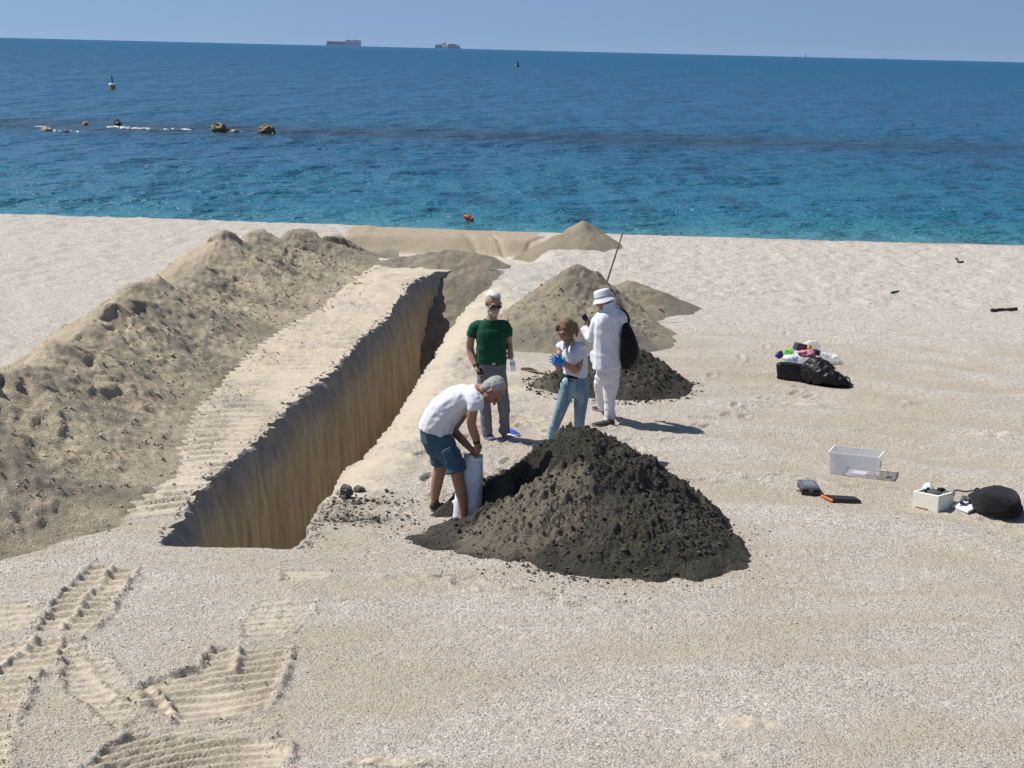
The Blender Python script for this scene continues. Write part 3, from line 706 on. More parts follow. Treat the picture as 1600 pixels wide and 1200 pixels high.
# ============================================================ SHAPE BUILDER
def nrm(v): v = np.asarray(v, float); return v / (np.linalg.norm(v) + 1e-12)
def cat(pts, sub):
    pts = [np.atleast_1d(np.asarray(p, float)) for p in pts]
    if len(pts) == 2: return [pts[0] + (pts[1] - pts[0]) * t for t in np.linspace(0, 1, sub + 1)]
    p = [2 * pts[0] - pts[1]] + pts + [2 * pts[-1] - pts[-2]]; out = []
    for i in range(1, len(p) - 2):
        for t in np.linspace(0, 1, sub, endpoint=False):
            a, b, c, d = p[i - 1], p[i], p[i + 1], p[i + 2]
            out.append(0.5 * (2 * b + (c - a) * t + (2 * a - 5 * b + 4 * c - d) * t * t + (3 * b - a - 3 * c + d) * t ** 3))
    out.append(pts[-1]); return out
class Sh:
    def __init__(self): self.V = []; self.F = []
    def ring_tube(self, rings, close=True):
        n = len(rings[0]); b = len(self.V)
        for r in rings: self.V += [tuple(p) for p in r]
        for i in range(len(rings) - 1):
            for j in range(n):
                k = (j + 1) % n
                self.F.append((b + i * n + j, b + i * n + k, b + (i + 1) * n + k, b + (i + 1) * n + j))
        if close:
            self.F.append(tuple(b + j for j in range(n))[::-1]); e = b + (len(rings) - 1) * n
            self.F.append(tuple(e + j for j in range(n)))
        return self
    def loft(self, pts, rad, side=(1, 0, 0), n=14, sub=4, flat=(False, False), sq=2.0, close=True):
        C = cat(pts, sub)
        R = cat([(r, r) if np.isscalar(r) else r for r in rad], sub)
        m = len(C); rings = []
        T = [nrm(C[min(i + 1, m - 1)] - C[max(i - 1, 0)]) for i in range(m)]
        def ring(c, t, a, b):
            s = np.asarray(side, float); s = nrm(s - t * (s @ t)); q = np.cross(t, s)
            an = np.linspace(0, 2 * math.pi, n, endpoint=False)
            ca, sa = np.cos(an), np.sin(an); e = 2.0 / sq
            ca = np.sign(ca) * np.abs(ca) ** e; sa = np.sign(sa) * np.abs(sa) ** e
            return c + np.outer(ca, s) * a + np.outer(sa, q) * b
        cap = [(0.98, 0.2), (0.85, 0.53), (0.6, 0.8), (0.3, 0.95)]
        if not flat[0]:
            r0 = min(R[0])
            for f, o in cap[::-1]: rings.append(ring(C[0] - T[0] * r0 * o, T[0], R[0][0] * f, R[0][1] * f))
        for c, t, r in zip(C, T, R): rings.append(ring(c, t, r[0], r[1]))
        if not flat[1]:
            r1 = min(R[-1])
            for f, o in cap: rings.append(ring(C[-1] + T[-1] * r1 * o, T[-1], R[-1][0] * f, R[-1][1] * f))
        return self.ring_tube(rings, close)
    def ell(self, c, ax, ay, az, n=14, m=9):
        c, ax, ay, az = (np.asarray(v, float) for v in (c, ax, ay, az)); rings = []
        for i in range(1, m):
            th = math.pi * i / m; an = np.linspace(0, 2 * math.pi, n, endpoint=False)
            rings.append(c + math.cos(th) * az + math.sin(th) * (np.outer(np.cos(an), ax) + np.outer(np.sin(an), ay)))
        return self.ring_tube(rings)
    def box(self, c, ax, ay, az):
        c, ax, ay, az = (np.asarray(v, float) for v in (c, ax, ay, az)); b = len(self.V)
        for k in (-1, 1):
            for i, j in ((-1, -1), (1, -1), (1, 1), (-1, 1)): self.V.append(tuple(c + i * ax + j * ay + k * az))
        self.F += [(b, b + 3, b + 2, b + 1), (b + 4, b + 5, b + 6, b + 7)] + [(b + i, b + (i + 1) % 4, b + 4 + (i + 1) % 4, b + 4 + i) for i in range(4)]
        return self
    def mesh(self, name, smooth=True):
        me = bpy.data.meshes.new(name); me.from_pydata([tuple(v) for v in self.V], [], self.F); me.update()
        if smooth: me.polygons.foreach_set('use_smooth', np.ones(len(me.polygons), bool))
        return me
    def obj(self, name, mat, parent=None, smooth=True, bevel=0.0, label=None):
        me = self.mesh(name, smooth)
        o = link(name, me, mat, parent)
        if bevel:
            b = bmesh.new(); b.from_mesh(me); bmesh.ops.recalc_face_normals(b, faces=b.faces)
            bmesh.ops.bevel(b, geom=list(b.edges), offset=bevel, segments=2, affect='EDGES', profile=0.5)
            b.to_mesh(me); b.free(); me.polygons.foreach_set('use_smooth', np.zeros(len(me.polygons), bool))
        else:
            b = bmesh.new(); b.from_mesh(me); bmesh.ops.recalc_face_normals(b, faces=b.faces); b.to_mesh(me); b.free()
        if label: o['label'] = label
        return o
    def fuse(self, name, mat, parent=None, vox=0.007, sm=3, fac=0.5, wr=None, label=None):
        """melt the shells into one continuous skin"""
        me = self.mesh(name + '_raw'); o = bpy.data.objects.new(name + '_raw', me); COL.objects.link(o)
        r = o.modifiers.new('r', 'REMESH'); r.mode = 'VOXEL'; r.voxel_size = vox; r.use_smooth_shade = True
        if sm:
            s = o.modifiers.new('s', 'SMOOTH'); s.iterations = sm; s.factor = fac
        dg = bpy.context.evaluated_depsgraph_get(); dg.update()
        m2 = bpy.data.meshes.new_from_object(o.evaluated_get(dg)); m2.name = name
        bpy.data.objects.remove(o); bpy.data.meshes.remove(me)
        if wr is not None:
            n = len(m2.vertices); co = np.empty(n * 3, np.float32); no = np.empty(n * 3, np.float32)
            m2.vertices.foreach_get('co', co); m2.vertices.foreach_get('normal', no)
            co = co.reshape(-1, 3).astype(float); no = no.reshape(-1, 3)
            co = co + no * wr(co)[:, None]; m2.vertices.foreach_set('co', co.astype(np.float32).ravel()); m2.update()
        m2.polygons.foreach_set('use_smooth', np.ones(len(m2.polygons), bool))
        ob = link(name, m2, mat, parent)
        if label: ob['label'] = label
        return ob
def wrinkle(amp, fu, fw, seed, ax=(0.8, 0.6, 0), up=(0.15, 0.1, 1)):
    ax = np.array(ax); up = np.array(up)
    def f(co):
        u = co @ ax; w = co @ up
        a = fbm(u * fu, w * fw, 3, seed); b = fbm(u * fu * 0.45 + 7, w * fw * 0.45, 2, seed + 9)
        return amp * (0.55 * (1 - 2.2 * np.abs(a)) + 0.6 * b)
    return f
def head(sh, c, f, u, h):
    k = h / 0.24; f = nrm(f); u = nrm(np.asarray(u) - f * (np.asarray(u) @ f)); s = np.cross(f, u)
    q = lambda F_, U_, S_=0.0: c + k * (F_ * f + U_ * u + S_ * s)
    E = lambda p, a, b, d: sh.ell(p, s * a * k, f * b * k, u * d * k)
    E(q(-.012, .030), .073, .092, .090)
    E(q(.026, -.030), .060, .068, .090)
    E(q(.055, -.096), .030, .028, .024)
    E(q(.080, .026), .048, .015, .010)
    sh.loft([q(.090, .016), q(.104, -.014), q(.110, -.028)], [.008 * k, .011 * k, .014 * k], s, n=10, sub=3)
    E(q(.088, -.060), .023, .010, .008); E(q(.066, -.022, .036), .022, .022, .020); E(q(.066, -.022, -.036), .022, .022, .020)
    for e in (-1, 1): sh.ell(q(-.010, -.008, .074 * e), (s * .3 * e + f * .9) * .018 * k, s * .009 * k, u * .031 * k)
    return q, s, f, u, k
def eyes(q, s, f, u, k, mat, par):
    for e in (-1, 1):
        o = Sh().ell(q(.083, .006, .032 * e), s * .011 * k, f * .008 * k, u * .0055 * k, 10, 7).obj('eye', mat, par)
def hand(sh, w, d, n, th, curl=0.4, k=1.0, spread=0.0, tcurl=0.3, cf=None):
    """w wrist, d finger direction, n palm facing, th thumb side"""
    d = nrm(d); n = nrm(np.asarray(n) - d * (np.asarray(n) @ d)); l = np.cross(n, d); l = l * np.sign(l @ np.asarray(th))
    w = np.asarray(w, float)
    sh.loft([w - d * .02 * k, w + d * .03 * k, w + d * .085 * k], [(.028 * k, .019 * k), (.036 * k, .017 * k), (.040 * k, .013 * k)], l, n=12, sub=3)
    for i, (o, L) in enumerate(((.030, .072), (.010, .080), (-.010, .075), (-.029, .058))):
        p = w + d * (.080 + (.004 if i in (1, 2) else 0)) * k + l * o * k
        dd = nrm(d + l * spread * (o / .03)); pts = [p - d * .012 * k, p]; a = 0
        cu = curl if cf is None else cf[i]
        for s_, sc in ((.45, 1.0), (.31, 1.1), (.24, .9)):
            a += cu * sc; p = p + (dd * math.cos(a) + n * math.sin(a)) * L * s_ * k; pts.append(p)
        sh.loft(pts, [.0088 * k, .0092 * k, .0086 * k, .0078 * k, .0066 * k], l, n=9, sub=2)
    p = w + d * .022 * k + l * .026 * k; pts = [p]; a = tcurl
    for s_, bl in ((.032, .2), (.028, .55), (.022, .8)):
        v = nrm(l * (1 - bl) * .9 + d * (.55 + bl * .4) + n * a * (0.5 + bl)); p = p + v * s_ * k; pts.append(p)
    sh.loft(pts, [.014 * k, .012 * k, .0105 * k, .008 * k], n, n=9, sub=2)
def shoe(par, heel, toe, mats, L=0.285, W=0.048, name='shoe', ht=0.105):
    """heel and toe on the ground"""
    heel = np.asarray(heel, float); d = np.asarray(toe, float) - heel; d[2] = 0; d = nrm(d)
    heel = heel.copy(); heel[2] = gz(heel[0] + d[0] * .14, heel[1] + d[1] * .14) - 0.004; s = np.array([-d[1], d[0], 0]); z = np.array([0, 0, 1.0])
    p = lambda t, h: heel + d * t * L + z * h
    up = Sh()
    up.loft([p(.07, .052), p(.3, .050), p(.55, .044), p(.78, .037), p(.93, .032)], [(W * .72, .036), (W * .82, .034), (W * .93, .027), (W * 1.0, .020), (W * .72, .014)], s, n=14, sub=3)
    up.loft([p(.18, .045), p(.16, .08), p(.15, ht)], [(W * .72, .05), (W * .68, .044), (W * .66, .042)], s, n=12, sub=3, flat=(False, True))
    o = up.fuse(name, mats[0], par, 0.006, 3)
    so_ = Sh(); ts = np.linspace(0, 1, 12); prof = []
    for t in ts:
        w_ = W * np.interp(t, [0, .08, .35, .55, .78, .93, 1], [.45, .78, .8, .92, 1.06, .8, .35]); prof.append((t, w_))
    rings = []
    for h, e in ((0.0, .97), (.012, 1.03), (.026, 1.0), (.030, .9)):
        r = [p(t * 1.0, h + (.012 * (t > .93))) + s * w_ * e for t, w_ in prof] + [p(t, h + (.012 * (t > .93))) - s * w_ * e for t, w_ in prof[::-1]]
        rings.append(np.array(r))
    so_.ring_tube(rings); so_.obj('sole', mats[1], o)
    if len(mats) > 2:
        la = Sh()
        for t in (.40, .46, .52, .58): la.loft([p(t, .078 - (t - .4) * .12) - s * W * .5, p(t + .01, .088 - (t - .4) * .13), p(t, .078 - (t - .4) * .12) + s * W * .5], [.004, .0045, .004], d, n=6, sub=2)
        la.obj('lace', mats[2], o)
    return o
def limb(sh, pts, rad, side=(1, 0, 0), **k): return sh.loft(pts, rad, side, n=14, sub=4, **k)

# ------------------------------------------------------------ materials of people
def m_skin(name, c):
    t = NT(name); v = t.coord()
    col = t.mix(t.noise(v, 22, 4, .6), tuple(x * .86 for x in c), tuple(min(1, x * 1.12) for x in c))
    t.set(Base_Color=col, Roughness=0.52); t.b.inputs['Specular IOR Level'].default_value = .45
    t.b.inputs['Subsurface Weight'].default_value = 0.12; t.b.inputs['Subsurface Radius'].default_value = (.012, .005, .003); t.b.inputs['Subsurface Scale'].default_value = 0.6
    t.l(t.bump(t.noise(v, 160, 3), .002), t.b.inputs['Normal']); return t.m
def m_cloth(name, c, var=.10, fine=240, bump=.004, rough=.88, fade=None, fs=9):
    t = NT(name); v = t.coord()
    col = t.mix(1.0, t.ramp(t.noise(v, 14, 5, .6), [(.25, 1 - var), (.75, 1 + var)]), c, 'MULTIPLY')
    if fade: col = t.mix(t.ramp(t.noise(t.coord((1, 1, .45)), fs, 4, .6), [(.4, 0), (.68, .8)]), col, fade)
    t.set(Base_Color=col, Roughness=rough); t.b.inputs['Specular IOR Level'].default_value = .2
    t.b.inputs['Sheen Weight'].default_value = .08
    n = t.bump(t.noise(v, fine, 2), .0015); n = t.bump(t.noise(v, 26, 4, .6), bump, .8, n)
    t.l(n, t.b.inputs['Normal']); return t.m
def m_hair(name, a, b):
    t = NT(name); v = t.coord((1, 1, .35))
    col = t.mix(t.ramp(t.noise(v, 60, 4, .7, .6), [(.3, 0), (.7, 1)]), a, b)
    t.set(Base_Color=col, Roughness=.6); n = t.bump(t.noise(v, 95, 4, .7, .5), .012); t.l(n, t.b.inputs['Normal']); return t.m
M['skin1'] = m_skin('tanned_skin', (.36, .205, .135)); M['skin2'] = m_skin('warm_skin', (.34, .17, .105)); M['skin3'] = m_skin('reddish_tanned_skin', (.33, .165, .105))
M['green'] = m_cloth('green_jersey', (.006, .062, .030)); M['greytr'] = m_cloth('grey_trouser_cloth', (.145, .150, .165))
M['white'] = m_cloth('white_cotton', (.64, .645, .69), .03); M['linen'] = m_cloth('white_linen', (.68, .685, .73), .03)
M['jeans'] = m_cloth('pale_blue_denim', (.125, .215, .285), .14, fade=(.36, .47, .52)); M['shorts'] = m_cloth('slate_blue_cotton', (.050, .095, .135), .12)
M['whair'] = m_hair('white_hair', (.46, .45, .42), (.74, .72, .69)); M['ghair'] = m_hair('grey_hair', (.20, .195, .18), (.50, .48, .45)); M['bhair'] = m_hair('brown_hair', (.075, .040, .018), (.30, .175, .085)); M['dhair'] = m_hair('dark_brown_hair', (.035, .02, .012), (.09, .05, .03))
M['blueshoe'] = plain('blue_mesh_shoe', (.012, .050, .42), .6, .15, 40, .004, 220); M['rubber'] = plain('white_rubber', (.70, .70, .70), .6); M['lace'] = plain('pale_lace', (.62, .66, .74), .8)
M['darkshoe'] = plain('dark_grey_canvas', (.045, .043, .042), .85, .2, 40, .004, 200); M['brownsole'] = plain('grey_brown_sole', (.16, .14, .12), .8); M['tanshoe'] = plain('taupe_trainer', (.075, .06, .05), .8, .35, 24)
M['eye'] = plain('dark_eye', (.03, .02, .015), .25); M['black'] = M['black']; M['blackpl'] = plain('black_plastic', (.012, .012, .013), .35, .1, 8, spec=.5); M['blackcl'] = m_cloth('black_cloth', (.010, .010, .012), .2)
M['glove'] = plain('blue_nitrile', (.012, .20, .58), .42, .08); M['strap'] = plain('dark_watch_strap', (.02, .018, .017), .5)
M['lens'] = plain('dark_lens', (.008, .008, .01), .08, spec=.6)

def at(px, py, Y): return P(px, py, Y)
# ============================================================ MAN IN THE GREEN SHIRT
def green_man():
    Y = 18.5; J = lambda x, y, d=0.0: at(x, y, Y + d)
    f = nrm((.22, -1, 0)); s = nrm((1, .22, 0)); z = np.array([0, 0, 1.0])
    g = G(782, 684); p = empty('person', (g[0], g[1], gz(g[0], g[1])), 'white-haired person in a dark green shirt and grey trousers, standing by the trench', 'person')
    b = Sh()
    limb(b, [J(768, 580), J(768, 550), J(767, 520), J(767, 506), J(768, 498)], [(.14, .09), (.15, .10), (.155, .11), (.12, .07), (.06, .06)], s)
    limb(b, [J(768, 504), J(770, 486)], [.062, .058], s)
    hc = J(771, 474, -.03); q, hs, hf, hu, k = head(b, hc, (.30, -1, -.30), (.05, -.2, 1), .275)
    limb(b, [J(747, 513), J(737, 525, -.01), J(734.5, 545, .02), J(739, 560, -.03), J(743.5, 572, -.09)], [.048, .050, .045, .042, .031], s)
    hand(b, J(744, 572, -.09), (.28, -.25, -1), (1, -.2, .1), (.2, -1, 0), .55, 1.0, tcurl=.5)
    limb(b, [J(787, 513), J(793, 524, .04), J(795, 537, .08), J(797, 547, .0)], [.046, .048, .044, .031], s)
    hand(b, J(797, 547, 0.0), (.12, -.35, -1), (-.2, -1, .2), (-1, -.2, 0), .75, 1.0, tcurl=.7)
    for pts in ([J(758, 578), J(757, 625), J(760, 668), J(760, 680)], [J(779, 578), J(786, 624), J(788, 665, .05), J(787, 676, .06)]): limb(b, pts, [.075, .055, .045, .045], s)
    b.fuse('body', M['skin1'], p, .0068, 2)
    eyes(q, hs, hf, hu, k, M['eye'], p)
    sh = Sh()
    limb(sh, [J(767.5, 568), J(768, 554), J(767.5, 537, -.01), J(767, 519), J(767, 509), J(768, 499)], [(.178, .128), (.183, .140), (.180, .140), (.180, .128), (.150, .095), (.080, .075)], s, sq=2.3, flat=(True, True))
    limb(sh, [J(752, 507.5), J(743, 511), J(737.5, 526)], [.056, .068, .068], s, flat=(False, True)); limb(sh, [J(782, 507.5), J(789.5, 511, .01), J(793, 525, .03)], [.056, .068, .065], s, flat=(False, True))
    sh.fuse('shirt', M['green'], p, .009, 3, wr=wrinkle(.014, 7, 9, 601))
    t = Sh()
    limb(t, [J(768, 563), J(768, 573), J(768, 586)], [(.168, .118), (.180, .128), (.165, .12)], s, sq=2.3, flat=(True, False))
    limb(t, [J(758, 580), J(757, 600), J(757, 626, -.01), J(760, 658), J(761, 678, -.01)], [(.092, .11), (.085, .095), (.070, .078), (.062, .066), (.060, .064)], s, flat=(False, True))
    limb(t, [J(778, 580), J(782, 600), J(786, 626), J(788, 655, .04), J(788.5, 675, .06)], [(.092, .11), (.086, .095), (.072, .078), (.064, .066), (.063, .066)], s, flat=(False, True))
    t.fuse('trousers', M['greytr'], p, .009, 3, wr=wrinkle(.013, 6, 13, 611))
    be = Sh(); limb(be, [J(768, 566.6), J(768, 563.4)], [(.176, .126), (.176, .126)], s, sq=2.3, flat=(True, True)); bo = be.obj('belt', M['blackcl'], p)
    Sh().box(J(768, 565) + f * .128, s * .022, z * .016, f * .006).obj('buckle', plain('steel_buckle', (.4, .4, .4), .3, Metallic=1.0), bo)
    h = Sh(); h.ell(q(-.036, .044), hs * .081 * k, hf * .084 * k, hu * .084 * k); h.ell(q(-.05, -.01), hs * .077 * k, hf * .06 * k, hu * .065 * k); h.ell(q(.006, .104), hs * .058 * k, hf * .064 * k, hu * .028 * k)
    h.fuse('hair', M['whair'], p, .007, 2, wr=wrinkle(.007, 40, 30, 621))
    bd = Sh(); bd.ell(q(.042, -.080), hs * .053 * k, hf * .052 * k, hu * .044 * k); bd.ell(q(.092, -.046), hs * .026 * k, hf * .008 * k, hu * .007 * k)
    for e in (-1, 1): bd.ell(q(.02, -.055, .048 * e), hs * .018 * k, hf * .03 * k, hu * .045 * k)
    bd.fuse('beard', m_hair('grey_white_beard', (.34, .31, .28), (.60, .57, .53)), p, .006, 2, wr=wrinkle(.004, 50, 40, 625))
    gl = Sh()
    for e in (-1, 1):
        gl.ell(q(.100, .004, .033 * e), hs * .030 * k, hf * .007 * k, hu * .020 * k)
        gl.loft([q(.096, .012, .06 * e), q(.04, .012, .078 * e), q(-.01, .008, .080 * e)], [.004 * k] * 3, hu, n=6, sub=2)
    gl.loft([q(.104, .010, -.02), q(.108, .012, 0), q(.104, .010, .02)], [.004 * k] * 3, hu, n=6, sub=2)
    gl.obj('sunglasses', M['lens'], p)
    wt = Sh(); limb(wt, [J(743, 569.5, -.08), J(743.7, 572, -.09)], [.036, .036], s, flat=(True, True)); wt.obj('wristwatch', M['strap'], p)
    shoe(p, G(757.5, 680), G(767, 689), (M['blueshoe'], M['rubber'], M['lace']), .29, .050)
    shoe(p, G(786, 676.5), G(812, 684), (M['blueshoe'], M['rubber'], M['lace']), .29, .050)
    # what the hands hold
    c = J(749, 580, -.13); o = Sh().ell(c, s * .036, f * .032, z * .05).fuse('stone', plain('dark_lump', (.035, .03, .022), .9, .3, 30, .01), None, .006, 1, wr=wrinkle(.008, 20, 20, 631))
    tag(o, 'dark rounded lump held in the hand of the person in green', 'stone')
    bt = bottle(J(800.5, 565, -.05), nrm((.16, -.25, -1)))
def m_clear(name, col=(.9, .95, 1), rough=.05, alpha=.35):
    t = NT(name); t.set(Base_Color=col, Roughness=rough, IOR=1.3); t.b.inputs['Alpha'].default_value = alpha; return t.m
M['pet'] = m_clear('clear_bottle_plastic', (.72, .85, .92), .08, .45)
def bottle(c, d):
    """small bottle hanging from its neck, d points from cap to base"""
    e = empty('water_bottle', tuple(c), 'small clear water bottle held by its neck by the person in green', 'bottle')
    s = nrm(np.cross(d, (0, 1, 0)))
    Sh().loft([c - d * .055, c - d * .03, c + d * .0, c + d * .05, c + d * .055, c + d * .06, c + d * .11], [.013, .014, .031, .032, .029, .032, .030], s, n=16, sub=3, flat=(True, True)).obj('bottle_body', M['pet'], e)
    Sh().loft([c - d * .07, c - d * .053], [.016, .016], s, n=14, sub=1, flat=(True, True)).obj('cap', plain('white_cap', (.7, .74, .8), .4), e)
    Sh().loft([c + d * .012, c + d * .044], [.0328, .0328], s, n=16, sub=1, flat=(True, True)).obj('paper_band', plain('pale_blue_band', (.42, .62, .78), .5), e)
    return e
green_man()

# ============================================================ PERSON IN WHITE WITH THE HAT
def hat_person():
    Y = 19.4; J = lambda x, y, d=0.0: at(x, y, Y + d)
    f = nrm((-.62, .78, 0)); s = nrm((.78, .62, 0)); z = np.array([0, 0, 1.0])
    g = G(948, 662); p = empty('person', (g[0], g[1], gz(g[0], g[1])), 'person all in white with a white bucket hat, seen from behind holding a phone', 'person')
    b = Sh()
    limb(b, [J(950, 580), J(950, 545), J(953, 515), J(955, 495), J(952, 480)], [(.14, .10), (.13, .09), (.16, .10), (.14, .07), (.055, .055)], s)
    limb(b, [J(953, 490), J(946, 474)], [.058, .055], s)
    q, hs, hf, hu, k = head(b, J(943.5, 470, .03), (-.85, .42, -.42), (-.25, .1, 1), .235)
    limb(b, [J(937, 497), J(927, 524, .05), J(913, 512, .22)], [.045, .038, .028], s)
    hand(b, J(914.5, 513.5, .22), (.05, .25, 1), (-.2, 1, .05), (1, .2, 0), .85, .95, tcurl=.7)
    limb(b, [J(974, 497), J(980, 526, .12), J(966, 548, .28)], [.045, .038, .028], s); hand(b, J(966, 548, .28), (-.6, .5, -.5), (-.3, .3, 1), (-.5, .5, .5), .5, .95)
    for pts in ([J(958, 585), J(953, 618), J(952, 650), J(950, 660)], [J(942, 585, .2), J(940, 612, .4), J(943, 634, .55), J(943, 642, .6)]): limb(b, pts, [.075, .055, .04, .04], s)
    b.fuse('body', M['skin2'], p, .007, 2)
    eyes(q, hs, hf, hu, k, M['eye'], p)
    sh = Sh()
    limb(sh, [J(950.5, 574), J(950, 560), J(949.5, 540), J(952, 518), J(954.5, 498), J(955, 487), J(953, 479)], [(.205, .165), (.190, .155), (.178, .140), (.200, .135), (.205, .115), (.150, .09), (.075, .072)], s, sq=2.2, flat=(True, True))
    limb(sh, [J(942, 494), J(933, 506), J(926.5, 526, .05), J(921, 526, .12), J(913, 514, .21)], [.075, .072, .062, .060, .050], s, flat=(False, True))
    limb(sh, [J(970, 494), J(976, 504, .02), J(980, 528, .12), J(967, 547, .27)], [.075, .070, .060, .048], s, flat=(False, True))
    sh.ell(J(929, 558, .1), s * .03, f * .08, z * .09)
    sh.fuse('shirt', M['linen'], p, .0095, 3, wr=wrinkle(.020, 9, 4.5, 701))
    co = Sh(); limb(co, [J(952.5, 482), J(949.5, 473)], [(.085, .080), (.074, .070)], s, flat=(True, True)); co.fuse('collar', M['linen'], p, .006, 2)
    yk = Sh(); yk.loft([J(938, 497) - f * .118, J(954, 493.5) - f * .128, J(971, 494) - f * .118], [.006, .006, .006], z, n=6, sub=5); yk.obj('yoke_seam', M['linen'], p)
    t = Sh()
    limb(t, [J(951, 565), J(951, 585)], [(.150, .13), (.152, .13)], s, flat=(True, False))
    limb(t, [J(957, 582), J(954, 604), J(952.5, 620), J(952.5, 640), J(952.5, 657)], [(.095, .105), (.084, .094), (.072, .080), (.065, .070), (.063, .068)], s, flat=(False, True))
    limb(t, [J(944, 582, .08), J(938.5, 602, .25), J(939, 618, .42), J(942, 637, .56)], [(.092, .105), (.078, .085), (.066, .074), (.058, .065)], s, flat=(False, True))
    t.fuse('trousers', M['white'], p, .0095, 3, wr=wrinkle(.015, 6, 11, 711))
    h = Sh(); h.ell(q(-.03, .03), hs * .080 * k, hf * .085 * k, hu * .085 * k); h.ell(q(-.06, -.05), hs * .065 * k, hf * .045 * k, hu * .06 * k); h.fuse('hair', M['dhair'], p, .007, 2, wr=wrinkle(.006, 40, 30, 721))
    # bucket hat
    c = q(-.005, .035); u = nrm(hu + np.array([.05, 0, .2])); a1 = nrm(np.cross(u, (0, 1, 0))); a2 = np.cross(u, a1); an = np.linspace(0, 2 * math.pi, 40, endpoint=False)
    circ = lambda r, hh, ph=0: c + np.outer(np.cos(an), a1) * r + np.outer(np.sin(an), a2) * r * 1.06 + np.outer(hh + 0 * an, u) + np.outer(.006 * np.sin(3 * an + ph), u) * (r > .12)
    cr = Sh(); cr.ring_tube([circ(.148, -.052), circ(.147, -.048), circ(.128, -.022), circ(.110, .004), circ(.108, .012), circ(.104, .055), circ(.099, .088), circ(.090, .103), circ(.055, .110), circ(.005, .112)][::1], True)
    ho = cr.obj('bucket_hat', M['linen'], p)
    Sh().ring_tube([circ(.1105, .010), circ(.1120, .012), circ(.1095, .030), circ(.1075, .031)], False).obj('hat_band', plain('grey_hat_band', (.36, .36, .37), .9), ho)
    shoe(p, G(959, 668), G(928.5, 667), (M['darkshoe'], M['brownsole'], M['blackcl']), .275, .046)
    h2 = P(947, 645, Y + .62); t2 = P(935, 640, Y + .75); h2[2] = 0; shoe(p, h2, t2, (M['darkshoe'], M['brownsole'], M['blackcl']), .27, .046)
    # phone
    e = empty('phone', tuple(J(917, 503, .29)), 'dark phone held up in the hand of the person in white', 'phone')
    c = J(916, 500.5, .27); up = nrm(z * .86 - s * .40 + f * .25); fn = nrm(-f - up * (-f @ up)); sd = np.cross(fn, up)
    Sh().box(c, sd * .038, up * .078, fn * .006).obj('phone_body', M['blackpl'], e, bevel=.004)
    for e_ in (-1, 1): Sh().box(c + fn * .0068 * e_, sd * .034, up * .072, fn * .0008).obj('screen' if e_ > 0 else 'back_cover', plain('dark_glass', (.022, .018, .026), .12), e, smooth=False)
    # shoulder bag
    e = empty('shoulder_bag', tuple(J(985, 545, -.05)), 'large black shoulder bag hanging at the side of the person in white', 'bag')
    bg_ = Sh(); s2 = nrm((.9, -.2, 0)); bg_.loft([J(976, 502, 0), J(979, 511, -.02), J(983, 529, -.04), J(984, 548, -.05), J(980.5, 563, -.05), J(979, 569, -.05)], [(.020, .04), (.05, .08), (.092, .11), (.112, .12), (.098, .10), (.07, .08)], s2, n=18, sub=4)
    bg_.fuse('bag_body', M['blackcl'], e, .009, 3, wr=wrinkle(.014, 6, 4, 731))
    st = Sh(); st.loft([J(957, 483, .06), J(962, 480, -.04) - f * .06, J(969, 486, -.03) - f * .10, J(974, 497, -.02) - f * .10, J(978, 508, -.04) - f * .04], [(.015, .004)] * 5, (1, 0, 0), n=8, sub=5); st.obj('strap', M['blackcl'], e)
hat_person()

